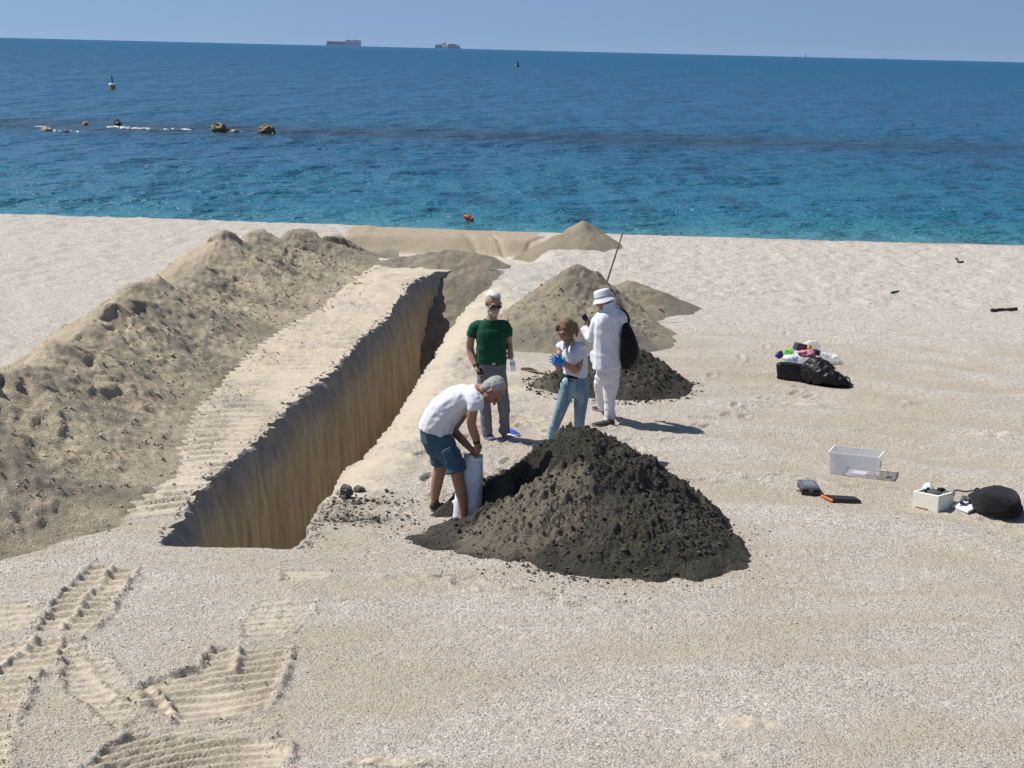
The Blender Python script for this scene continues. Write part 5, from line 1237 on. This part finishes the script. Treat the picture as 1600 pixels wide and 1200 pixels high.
stick('driftwood', (1494, 407), (1498, 409), .022, M['darkwood'], 'small dark drift lump left one of a pair on the upper right beach'); stick('driftwood', (1500, 409.5), (1505, 409), .020, M['darkwood'], 'small dark drift lump right one of a pair on the upper right beach')
stick('driftwood', (1393, 457.5), (1404, 456), .018, M['darkwood'], 'tiny twig on the pale pebbles of the upper right beach')
stick('driftwood', (1024, 492), (1036, 493), .045, M['darkwood'], 'dark lump of wood lying right of the low gravel heap', .03)
def rockmesh(name, c, rx, ry, rz, mat, label, seed, vox=None, cat_='stone', amp=.25, group=None):
    r = max(rx, ry, rz); rng = np.random.RandomState(seed); sh = Sh(); sh.ell((0, 0, 0), (rx * .7, 0, 0), (0, ry * .7, 0), (0, 0, rz * .7), 16, 11)
    for _ in range(3):
        a = nrm(rng.normal(size=3)); b = nrm(np.cross(a, rng.normal(size=3))); k = np.array([rx, ry, rz]); sh.box(rng.normal(size=3) * k * .14, a * k * .62, b * k * .62, np.cross(a, b) * k * .62)
    for _ in range(4):
        v = nrm(rng.normal(size=3)); sh.ell(v * np.array([rx, ry, rz]) * .45, nrm(rng.normal(size=3)) * rx * .4, nrm(rng.normal(size=3)) * ry * .4, nrm(rng.normal(size=3)) * rz * .4, 12, 8)
    o = sh.fuse(name, mat, None, vox or r / 14, 1, wr=wrinkle(r * amp, 1.3 / r, 1.6 / r, seed)); o.location = c
    return tag(o, label, cat_, group)
M['slab'] = plain('dark_grey_clay', (.115, .112, .108), .85, .25, 14, .02, 30); M['rock'] = plain('wet_brown_rock', (.165, .115, .055), .6, .6, 1.6, .15, 4); M['rockd'] = plain('dark_wet_rock', (.045, .04, .032), .5, .5, 1.6, .15, 4); M['rockp'] = plain('pale_tan_rock', (.30, .235, .14), .7, .4, 1.8, .12, 4)
g = gp(541, 779); rockmesh('clay_block', g + Z3 * .055, .075, .055, .085, M['slab'], 'upright dark grey clay block at the right lip of the trench', 5, amp=.18)
g = gp(560, 768); rockmesh('clay_block', g + Z3 * .02, .06, .05, .035, M['slab'], 'low broken clay block just behind the upright dark grey one', 6, amp=.3)
g = gp(918, 388); rockmesh('plastic_bag', g + Z3 * .06, .11, .07, .09, M['rubber'], 'larger white crumpled bag at the foot of the heap by the sea', 9, amp=.3, cat_='bag')
g = gp(932, 387); rockmesh('plastic_bag', g + Z3 * .04, .10, .06, .05, M['rubber'], 'smaller flat white bag right of its larger twin by the sea heap', 10, amp=.3, cat_='bag')
g = gp(558, 377); rockmesh('bag', g + Z3 * .04, .08, .06, .06, M['blackcl'], 'small black bag on the beach at the left end of the levelled cut', 11, amp=.2, cat_='bag')

# ------------------------------------------------------------ loose clods and pebbles
OCT = np.array([(1, 0, 0), (-1, 0, 0), (0, 1, 0), (0, -1, 0), (0, 0, 1), (0, 0, -1)], float)
OF = np.array([(0, 2, 4), (2, 1, 4), (1, 3, 4), (3, 0, 4), (2, 0, 5), (1, 2, 5), (3, 1, 5), (0, 3, 5)])
def scatter(name, C, R, colr, mat, flat=.62, seed=1):
    rng = np.random.RandomState(seed); n = len(C); q = rng.normal(size=(n, 3, 3))
    a = q[:, 0]; a /= np.linalg.norm(a, axis=1)[:, None]; b = q[:, 1] - a * (q[:, 1] * a).sum(1)[:, None]; b /= np.linalg.norm(b, axis=1)[:, None]; c = np.cross(a, b)
    s = R[:, None] * rng.uniform(.6, 1.25, (n, 3))
    V = OCT[None, :, 0, None] * (a * s[:, :1])[:, None] + OCT[None, :, 1, None] * (b * s[:, 1:2])[:, None] + OCT[None, :, 2, None] * (c * s[:, 2:])[:, None]
    V = V * (1 + .25 * rng.normal(size=(n, 6, 1)).clip(-1.5, 1.5)); V[..., 2] *= flat; V += C[:, None, :]
    F = (OF[None] + 6 * np.arange(n)[:, None, None]).reshape(-1, 3)
    cc = np.repeat(np.concatenate([colr, np.ones((n, 1))], 1)[:, None], 6, 1).reshape(-1, 4)
    o = link(name, np_mesh(name, V.reshape(-1, 3), F, False, {'col': cc}), mat); return tag(o, kind='stuff')
def m_scatter(name, rough):
    t = NT(name); t.set(Base_Color=t.attr('col', 'Color'), Roughness=rough); t.b.inputs['Specular IOR Level'].default_value = .3; return t.m
M['peb'] = m_scatter('loose_pebbles', .7); M['clod'] = m_scatter('loose_clods', .95)
def pebbles():
    rng = np.random.RandomState(11); n = 90000
    y = 9.2 + (30 - 9.2) * rng.rand(n) ** 1.55; x = (rng.rand(n) * 2 - 1) * (.345 * y + .3)
    xe = np.interp(y, TL[:, 0], TL[:, 1]); xr = np.interp(y, TR[:, 0], TR[:, 1])
    k = ~((y > 13.9) & (y < 33.5) & (x > xe - .15) & (x < xr + .12)) & ~((y > 13.2) & (x < xbase(y) + .1))
    x, y = x[k], y[k]; z, sand, wet, dark, coarse = full_h(x, y)
    dens = fbm(x * .9, y * 1.9, 4, 1001) * .5 + .5
    k = (rng.rand(len(x)) < (.25 + 1.1 * ss(.42, .66, dens)) * (1 - .88 * np.clip(sand * 1.3, 0, 1))); x, y, z = x[k], y[k], z[k]; n = len(x)
    R = .0042 + .0050 * rng.rand(n) ** 2.5 + .010 * (rng.rand(n) > .985) * rng.rand(n)
    pal = np.array([(.56, .54, .51), (.47, .44, .405), (.40, .35, .29), (.30, .26, .21), (.17, .155, .14), (.46, .37, .31)])
    c = pal[rng.choice(6, n, p=[.08, .28, .28, .20, .08, .08])] * rng.uniform(.85, 1.1, (n, 1))
    scatter('pebbles', np.stack([x, y, z + R * .25], 1), R, c, M['peb'], seed=12)
pebbles()
def clods():
    rng = np.random.RandomState(21); P_ = []; R_ = []; C_ = []
    def add(x, y, r, c, zf):
        x = np.asarray(x); y = np.asarray(y); z = zf(x, y); P_.append(np.stack([x, y, z + r * .2], 1)); R_.append(r); C_.append(np.array(c)[None] * rng.uniform(.7, 1.25, (len(x), 1)))
    gzf = lambda x, y: ground_z(x, y)
    mz = lambda hf: (lambda x, y: np.maximum(ground_z(x, y), hf(x, y)[0]))
    # on and round the large dark heap
    n = 4200; a = rng.rand(n) * 6.28; r = rng.rand(n) ** .5; x = .80 + 1.35 * r * np.cos(a); y = 14.85 + 1.5 * r * np.sin(a)
    add(x, y, .005 + .024 * rng.rand(n) ** 4, (.060, .055, .045), mz(black_pile))
    n = 900; a = rng.rand(n) * 6.28; r = 1 + .22 * np.abs(rng.normal(size=n)); x = .74 + 1.32 * r * np.cos(a); y = 14.6 + 1.22 * r * np.sin(a)
    add(x, y, .004 + .012 * rng.rand(n) ** 3, (.05, .043, .033), mz(black_pile))
    n = 1400; a = rng.rand(n) * 6.28; r = rng.rand(n) ** .5 * 1.12; add(1.4 + 1.15 * r * np.cos(a), 21.8 + 1.15 * r * np.sin(a), .009 + .022 * rng.rand(n) ** 3, (.04, .036, .028), mz(black2))
    # on the spoil bank and at its foot
    n = 3600; y = 13 + 20 * rng.rand(n); x = xbase(y) + .25 - 1.6 * rng.rand(n) ** .8; add(x, y, .006 + .024 * rng.rand(n) ** 5 * np.sqrt(y / 15), (.38, .31, .22), mz(ridge))
    n = 300; y = 15 + 17 * rng.rand(n); x = xbase(y) + .1 + .5 * np.abs(rng.normal(size=n)) * .6; add(x, y, .006 + .022 * rng.rand(n) ** 4, (.33, .27, .19), mz(ridge))
    n = 700; a = rng.rand(n) * 6.28; r = rng.rand(n) ** .5; add(1.0 + 1.5 * r * np.cos(a), 26 + 2.0 * r * np.sin(a), .008 + .03 * rng.rand(n) ** 6, (.30, .25, .19), mz(gravel1))
    # crumbs beside the trench
    for (px, py, sx, sy, n) in [(562, 783, .26, .12, 260), (565, 812, .28, .12, 300), (528, 800, .14, .2, 110), (640, 800, .5, .3, 120), (720, 840, .4, .1, 120)]:
        g = G(px, py); x = np.maximum(g[0] + sx * rng.normal(size=n), np.interp(g[1], TR[:, 0], TR[:, 1]) + .1); y = g[1] + sy * rng.normal(size=n); add(x, y, .006 + .022 * rng.rand(n) ** 4, (.075, .065, .05), gzf)
    # torn edges of the track prints
    for pg, an, sp, dp, st, grs in PRN:
        n = int(110 * st); i = rng.randint(0, len(pg), n); t = rng.rand(n)[:, None]; u = pg[i]; w = pg[(i + 1) % len(pg)]; q = u * (1 - t) + w * t
        d = w - u; kk = np.abs(d[:, 1]) > .5 * np.linalg.norm(d, axis=1); q = q[kk] + .03 * rng.normal(size=(kk.sum(), 2)); n = len(q)
        add(q[:, 0], q[:, 1], .004 + .012 * rng.rand(n) ** 3, (.42, .36, .28), gzf)
    # along the crumbling lip of the trench
    n = 900; y = 14.1 + 18.5 * rng.rand(n); x = xl_(y) - .02 - .06 * np.abs(rng.normal(size=n)); add(x, y, .006 + .022 * rng.rand(n) ** 4, (.40, .35, .28), gzf)
    n = 260; y = 14.1 + 2.2 * rng.rand(n); x = xr_(y) + .03 + .07 * np.abs(rng.normal(size=n)); add(x, y, .008 + .022 * rng.rand(n) ** 3, (.34, .30, .25), gzf)
    scatter('sand_clods', np.concatenate(P_), np.concatenate(R_), np.concatenate(C_), M['clod'], .8, 22)
clods()
# ============================================================ OUT AT SEA
def ws(px, py): return G(px, py, WZ)
WEED = 'rocks of the sunken breakwater'
for i, (px, py, w, h, m, lab) in enumerate([
    (340, 206, 27, 13, 'rock', 'largest brown rock breaking the surface of the sea'),
    (416, 208, 25, 12, 'rock', 'dark-sided brown rock, rightmost of those breaking the surface'),
    (183, 197.5, 11, 12, 'rockd', 'narrow upright dark rock with white foam at its foot'),
    (133, 195, 10, 5, 'rockp', 'small low pale rock left of the narrow upright one'),
    (72, 204.5, 17, 7, 'rockp', 'low yellowish rock, leftmost of those breaking the surface'),
    (104, 206.5, 10, 4, 'rockd', 'small dark rock awash right of the low yellowish one'),
    (366, 207, 14, 5, 'rockp', 'pale low rock awash between the two large brown rocks'),
    (1425, 196, 8, 1.6, 'rockd', 'dark rock awash in the sea at the right'),
    (1528, 196, 4, 2.2, 'rockd', 'tiny dark rock awash near the right edge of the sea')]):
    g = ws(px, py); s = FPX / g[1]; rx = w / 2 / s; rz = h / s
    o = rockmesh('sea_rock', (g[0], g[1], WZ + rz * .25), rx, rx * .8, rz * .78, M[m], lab, 40 + i, vox=rx / 12, cat_='rock', amp=.20)
def foam():
    rng = np.random.RandomState(31); C_ = []; R_ = []
    for (px, py, w, n) in [(184, 199.3, 15, 90), (214, 201.5, 22, 70), (289, 203, 6, 60), (262, 203, 10, 14), (64, 199, 9, 36), (118, 206, 12, 16), (92, 205, 10, 12), (372, 206.5, 9, 12), (425, 208, 8, 5)]:
        x = px + w * rng.normal(size=n) * .55; y = py + .45 * rng.normal(size=n) + (x - px) * .03
        for a, b in zip(x, y):
            g = ws(a, b); C_.append((g[0], g[1], WZ + .03)); R_.append(.03 + .10 * rng.rand() ** 2)
    n = len(C_); C_ = np.array(C_); R_ = np.array(R_)
    scatter('sea_foam', C_, R_, np.full((n, 3), .66), M['peb'], .5, 32)
foam()
# marker buoy with a pole
def marker_buoy():
    g = ws(176, 140); e = empty('marker_buoy', (g[0], g[1], WZ), 'orange-brown marker buoy with a white top and dark pole, far left', 'buoy'); c = np.array([g[0], g[1], WZ])
    Sh().loft([c - Z3 * .3, c, c + Z3 * .42], [.20, .24, .31], n=20, sub=3, flat=(True, True)).obj('float', plain('weathered_orange', (.75, .28, .03), .5, .3, 3), e)
    Sh().loft([c + Z3 * .42, c + Z3 * .47, c + Z3 * .60, c + Z3 * .63], [.36, .37, .36, .30], n=20, sub=2, flat=(True, True)).obj('collar', plain('white_buoy_paint', (.80, .78, .74), .5), e)
    Sh().loft([c + Z3 * .62, c + Z3 * .75, c + Z3 * 1.1 - np.array([.04, 0, 0]), c + Z3 * 1.42 - np.array([.08, 0, 0])], [.12, .075, .06, .045], n=10, sub=2).obj('pole', plain('dark_buoy_pole', (.012, .014, .025), .5), e)
marker_buoy()
def float_buoy():
    g = ws(732, 345.5); e = empty('float_buoy', (g[0], g[1], WZ), 'small orange-red float bobbing close to the shore', 'buoy'); c = np.array([g[0], g[1], WZ + .05]); d = nrm((1, -.1, -.35))
    Sh().loft([c - d * .09 + Z3 * .05, c + Z3 * .045, c + d * .07 + Z3 * .02], [.07, .095, .08], (0, 1, 0), n=16, sub=3).obj('float', plain('orange_red_plastic', (.62, .10, .02), .4), e)
    Sh().loft([c + d * .055 + Z3 * .03, c + d * .075 + Z3 * .02], [.088, .088], (0, 1, 0), n=16, sub=1, flat=(True, True)).obj('band', plain('cream_band', (.6, .45, .25), .5), e)
    Sh().loft([c + d * .08 + Z3 * .02, c + d * .13, c + d * .16 - Z3 * .02], [.08, .05, .02], (0, 1, 0), n=14, sub=2).obj('end_cap', M['blackpl'], e)
    Sh().loft([c - d * .10 + Z3 * .10, c - d * .13 + Z3 * .12], [.03, .02], (0, 1, 0), n=10, sub=2).obj('eye_ring', M['blackpl'], e)
float_buoy()
def far_buoy():
    g = ws(809, 104.5); e = empty('far_buoy', (g[0], g[1], WZ), 'tiny dark buoy with a short mast far out in mid sea', 'buoy'); c = np.array([g[0], g[1], WZ])
    Sh().loft([c - Z3 * .3, c + Z3 * .25, c + Z3 * .5], [.4, .5, .35], n=16, sub=2, flat=(True, True)).obj('float', plain('dark_navy_paint', (.008, .012, .03), .5), e)
    Sh().loft([c + Z3 * .5, c + Z3 * 1.1, c + Z3 * 1.7], [.28, .22, .08], n=12, sub=2).obj('topmark', plain('black_topmark', (.006, .008, .015), .5), e)
    Sh().ell(c + np.array([-.55, -.1, .35]), (.35, 0, 0), (0, .2, 0), (0, 0, .2)).obj('fender', plain('pale_fender', (.45, .5, .55), .5), e)
far_buoy()
# ships beyond the horizon
def box_(sh, x0, x1, z0, z1, y, d): sh.box(((x0 + x1) / 2, y, (z0 + z1) / 2), ((x1 - x0) / 2, 0, 0), (0, d, 0), (0, 0, (z1 - z0) / 2)); return sh
def ship_mats():
    return dict(hull=plain('hazed_grey_hull', (.19, .235, .34), .6, .1, .01), light=plain('hazed_ship_paint', (.33, .41, .58), .6, .08, .01), dark=plain('hazed_ship_deck', (.16, .19, .30), .6, .1, .01), red=plain('rust_container', (.22, .10, .08), .6), blue=plain('blue_container', (.06, .10, .20), .6), wht=plain('white_container', (.62, .62, .62), .6))  # hull, light and dark colours have the bluish fade of distance haze painted in
SM = ship_mats()
def hull(sh, xa, xb, z0, z1, y, w, rake):
    """hull with a raked bow at xa"""
    prof = []
    for z, k, r in ((z0, .86, .75), (z0 + (z1 - z0) * .5, .97, .4), (z1, 1.0, 0)):
        n = nrm((xb - xa, 0, 0))[0]; x0 = xa + n * rake * r; pts = []
        L = xb - x0
        for t, q in ((0, .02), (.06, .45), (.16, .85), (.3, 1), (.9, 1), (1, .85)): pts.append((x0 + L * t, y - w * q * k, z))
        for t, q in ((1, .85), (.9, 1), (.3, 1), (.16, .85), (.06, .45), (0, .02)): pts.append((x0 + L * t, y + w * q * k, z))
        prof.append(np.array(pts))
    sh.ring_tube(prof); return sh
def car_carrier():
    Y = 14000; X = lambda px: P(px, 70, Y)[0]; Zp = lambda px, py: P(px, py, Y)[2]
    zb = -5.0; z1 = Zp(520, 69.5); z2 = Zp(520, 64.5); z3 = Zp(555, 63.0)
    e = empty('cargo_ship', (X(537), Y, zb), 'long slab-sided cargo ship on the horizon with a higher right half', 'ship')
    hull(Sh(), X(508), X(564.5), zb, z1, Y, 18, 12).obj('hull', SM['light'], e, smooth=False)
    box_(Sh(), X(511), X(540), z1, z2, Y, 16).obj('car_deck', SM['dark'], e, smooth=False); box_(Sh(), X(540), X(564), z1, z3, Y, 16).obj('superstructure', SM['light'], e, smooth=False)
    box_(Sh(), X(553), X(558), z3, z3 + 5, Y, 8).obj('funnel', SM['hull'], e, smooth=False); box_(Sh(), X(541), X(546), z3, z3 + 3, Y, 12).obj('bridge', SM['light'], e, smooth=False)
    Sh().loft([(X(554), Y, z3), (X(554), Y, z3 + 26)], [.8, .5], n=8, sub=1).obj('mast', SM['light'], e); 
    for i in range(8): box_(Sh(), X(542 + i * 2.7), X(543.6 + i * 2.7), z1 + 9, z1 + 13, Y - 16.2, .3).obj('window', SM['dark'], e, smooth=False)
car_carrier()
def container_ship():
    Y = 14000; X = lambda px: P(px, 75, Y)[0]; Zp = lambda px, py: P(px, py, Y)[2]
    zb = -6.0; z1 = Zp(700, 74.0)
    e = empty('container_ship', (X(699), Y, zb), 'container ship on the horizon with stacked boxes and a bridge tower', 'ship')
    hull(Sh(), X(719.5), X(679), zb, z1, Y, 16, -14).obj('hull', SM['hull'], e, smooth=False)
    for i, (a, b, t, m) in enumerate([(680.5, 684, 69.6, 'blue'), (684.6, 688, 69.4, 'hull'), (688.4, 691, 69.0, 'blue'), (697, 699.5, 70.6, 'wht'), (700, 704, 69.0, 'blue'), (704.5, 708, 68.2, 'red'), (708.5, 712, 69.0, 'blue'), (712.5, 716, 70.2, 'hull'), (716.5, 718.5, 71.6, 'red')]):
        box_(Sh(), X(a), X(b), z1, Zp(a, t), Y, 14).obj('container_stack', SM[m], e, smooth=False)
    box_(Sh(), X(692.4), X(696.4), z1, Zp(694, 66.8), Y, 13).obj('bridge_tower', SM['wht'], e, smooth=False); box_(Sh(), X(691.6), X(697.2), Zp(694, 68), Zp(694, 67), Y, 15).obj('bridge_deck', SM['light'], e, smooth=False)
    Sh().loft([(X(694), Y, z1 + 20), (X(694), Y, Zp(694, 64.8))], [1.2, .6], n=8, sub=1).obj('mast', SM['dark'], e); box_(Sh(), X(690), X(699), z1 - 9, z1 - 4, Y - 17, .4).obj('white_stripe', SM['wht'], e, smooth=False)
container_ship()
M['sail'] = plain('white_sail', (.85, .85, .85), .8, .02); M['boatw'] = plain('white_boat_paint', (.82, .82, .82), .4, .03)
def sail_boat(px, py, h_px, w_px, label, Y=None, main=True):
    g = ws(px, py) if Y is None else P(px, py, Y); s = FPX / g[1]; h = h_px / s; w = w_px / s; x, y, z = g[0], g[1], WZ
    e = empty('sailing_boat', (x, y, z), label, 'sailing boat', None)
    hull(Sh(), x - w * .55, x + w * .55, z - w * .05, z + w * .16, y, w * .16, w * .12).obj('hull', M['boatw'], e, smooth=False)
    Sh().loft([(x, y, z), (x, y, z + h * 1.02)], [h * .012, h * .008], n=8, sub=1).obj('mast', SM['dark'], e)
    def tri(a, b, c, nm):
        sh = Sh(); a, b, c = map(np.array, (a, b, c)); t = np.array([0, w * .01, 0]); bul = np.array([0, -w * .08, 0]); m = (a + b + c) / 3 + bul
        sh.V = [tuple(v) for v in (a - t, b - t, c - t, m - t, a + t, b + t, c + t, m + t)]; sh.F = [(0, 1, 3), (1, 2, 3), (2, 0, 3), (5, 4, 7), (6, 5, 7), (4, 6, 7), (0, 4, 5, 1), (1, 5, 6, 2), (2, 6, 4, 0)]
        sh.obj(nm, M['sail'], e, smooth=False)
    tri((x - h * .02, y, z + h * .12), (x - h * .02, y, z + h), (x - w * .45, y, z + h * .14), 'main_sail')
    if main: tri((x + h * .02, y, z + h * .75), (x + h * .02, y, z + h * .12), (x + w * .5, y, z + w * .16), 'jib')
sail_boat(1258, 88.6, 9.5, 5.0, 'white sailing boat on the horizon at the right', 4200)
sail_boat(58.5, 58.8, 4.5, 2.6, 'tiny white sail on the horizon at the far left', 4600, False)
sail_boat(469, 69.0, 5.5, 2.0, 'tiny slender sail on the horizon just left of the long cargo ship', 4600, False)
def motor_boat(px, py, w_px, label, Y=None):
    g = ws(px, py) if Y is None else P(px, py, Y); s = FPX / g[1]; w = w_px / s; x, y, z = g[0], g[1], WZ
    e = empty('motor_boat', (x, y, z), label, 'motor boat')
    hull(Sh(), x - w * .5, x + w * .5, z - w * .03, z + w * .14, y, w * .17, w * .1).obj('hull', M['boatw'], e, smooth=False)
    sh = Sh(); sh.box((x + w * .06, y, z + w * .21), (w * .17, 0, 0), (0, w * .11, 0), (0, 0, w * .08)); sh.obj('cabin', M['boatw'], e, smooth=False)
    sh = Sh(); sh.box((x + w * .06, y - w * .112, z + w * .23), (w * .13, 0, 0), (0, w * .004, 0), (0, 0, w * .03)); sh.obj('cabin_window', SM['dark'], e, smooth=False)
motor_boat(1231.5, 91.6, 4.5, 'left one of two small white boats below the sailing boat'); motor_boat(1237, 91.4, 5.0, 'right one of two small white boats below the sailing boat')
motor_boat(1381.5, 92.0, 5.0, 'lone white motor boat on the horizon, farthest right')

# ============================================================ HAZE
def haze():
    x, y0, y1, z0, z1 = 9000.0, -30.0, 16000.0, -8.5, 60.0
    sh = Sh(); sh.box((0, (y0 + y1) / 2, (z0 + z1) / 2), (x, 0, 0), (0, (y1 - y0) / 2, 0), (0, 0, (z1 - z0) / 2))
    m = bpy.data.materials.new('sea_air'); m.use_nodes = True; n = m.node_tree.nodes; n.clear()
    o = n.new('ShaderNodeOutputMaterial'); v = n.new('ShaderNodeVolumePrincipled'); v.inputs['Color'].default_value = (.62, .76, 1.0, 1); v.inputs['Density'].default_value = HAZE; v.inputs['Anisotropy'].default_value = 0.0
    m.node_tree.links.new(v.outputs[0], o.inputs['Volume'])
    ob = sh.obj('haze', m, None, smooth=False); tag(ob, kind='stuff')
HAZE = 1.0e-5
haze()
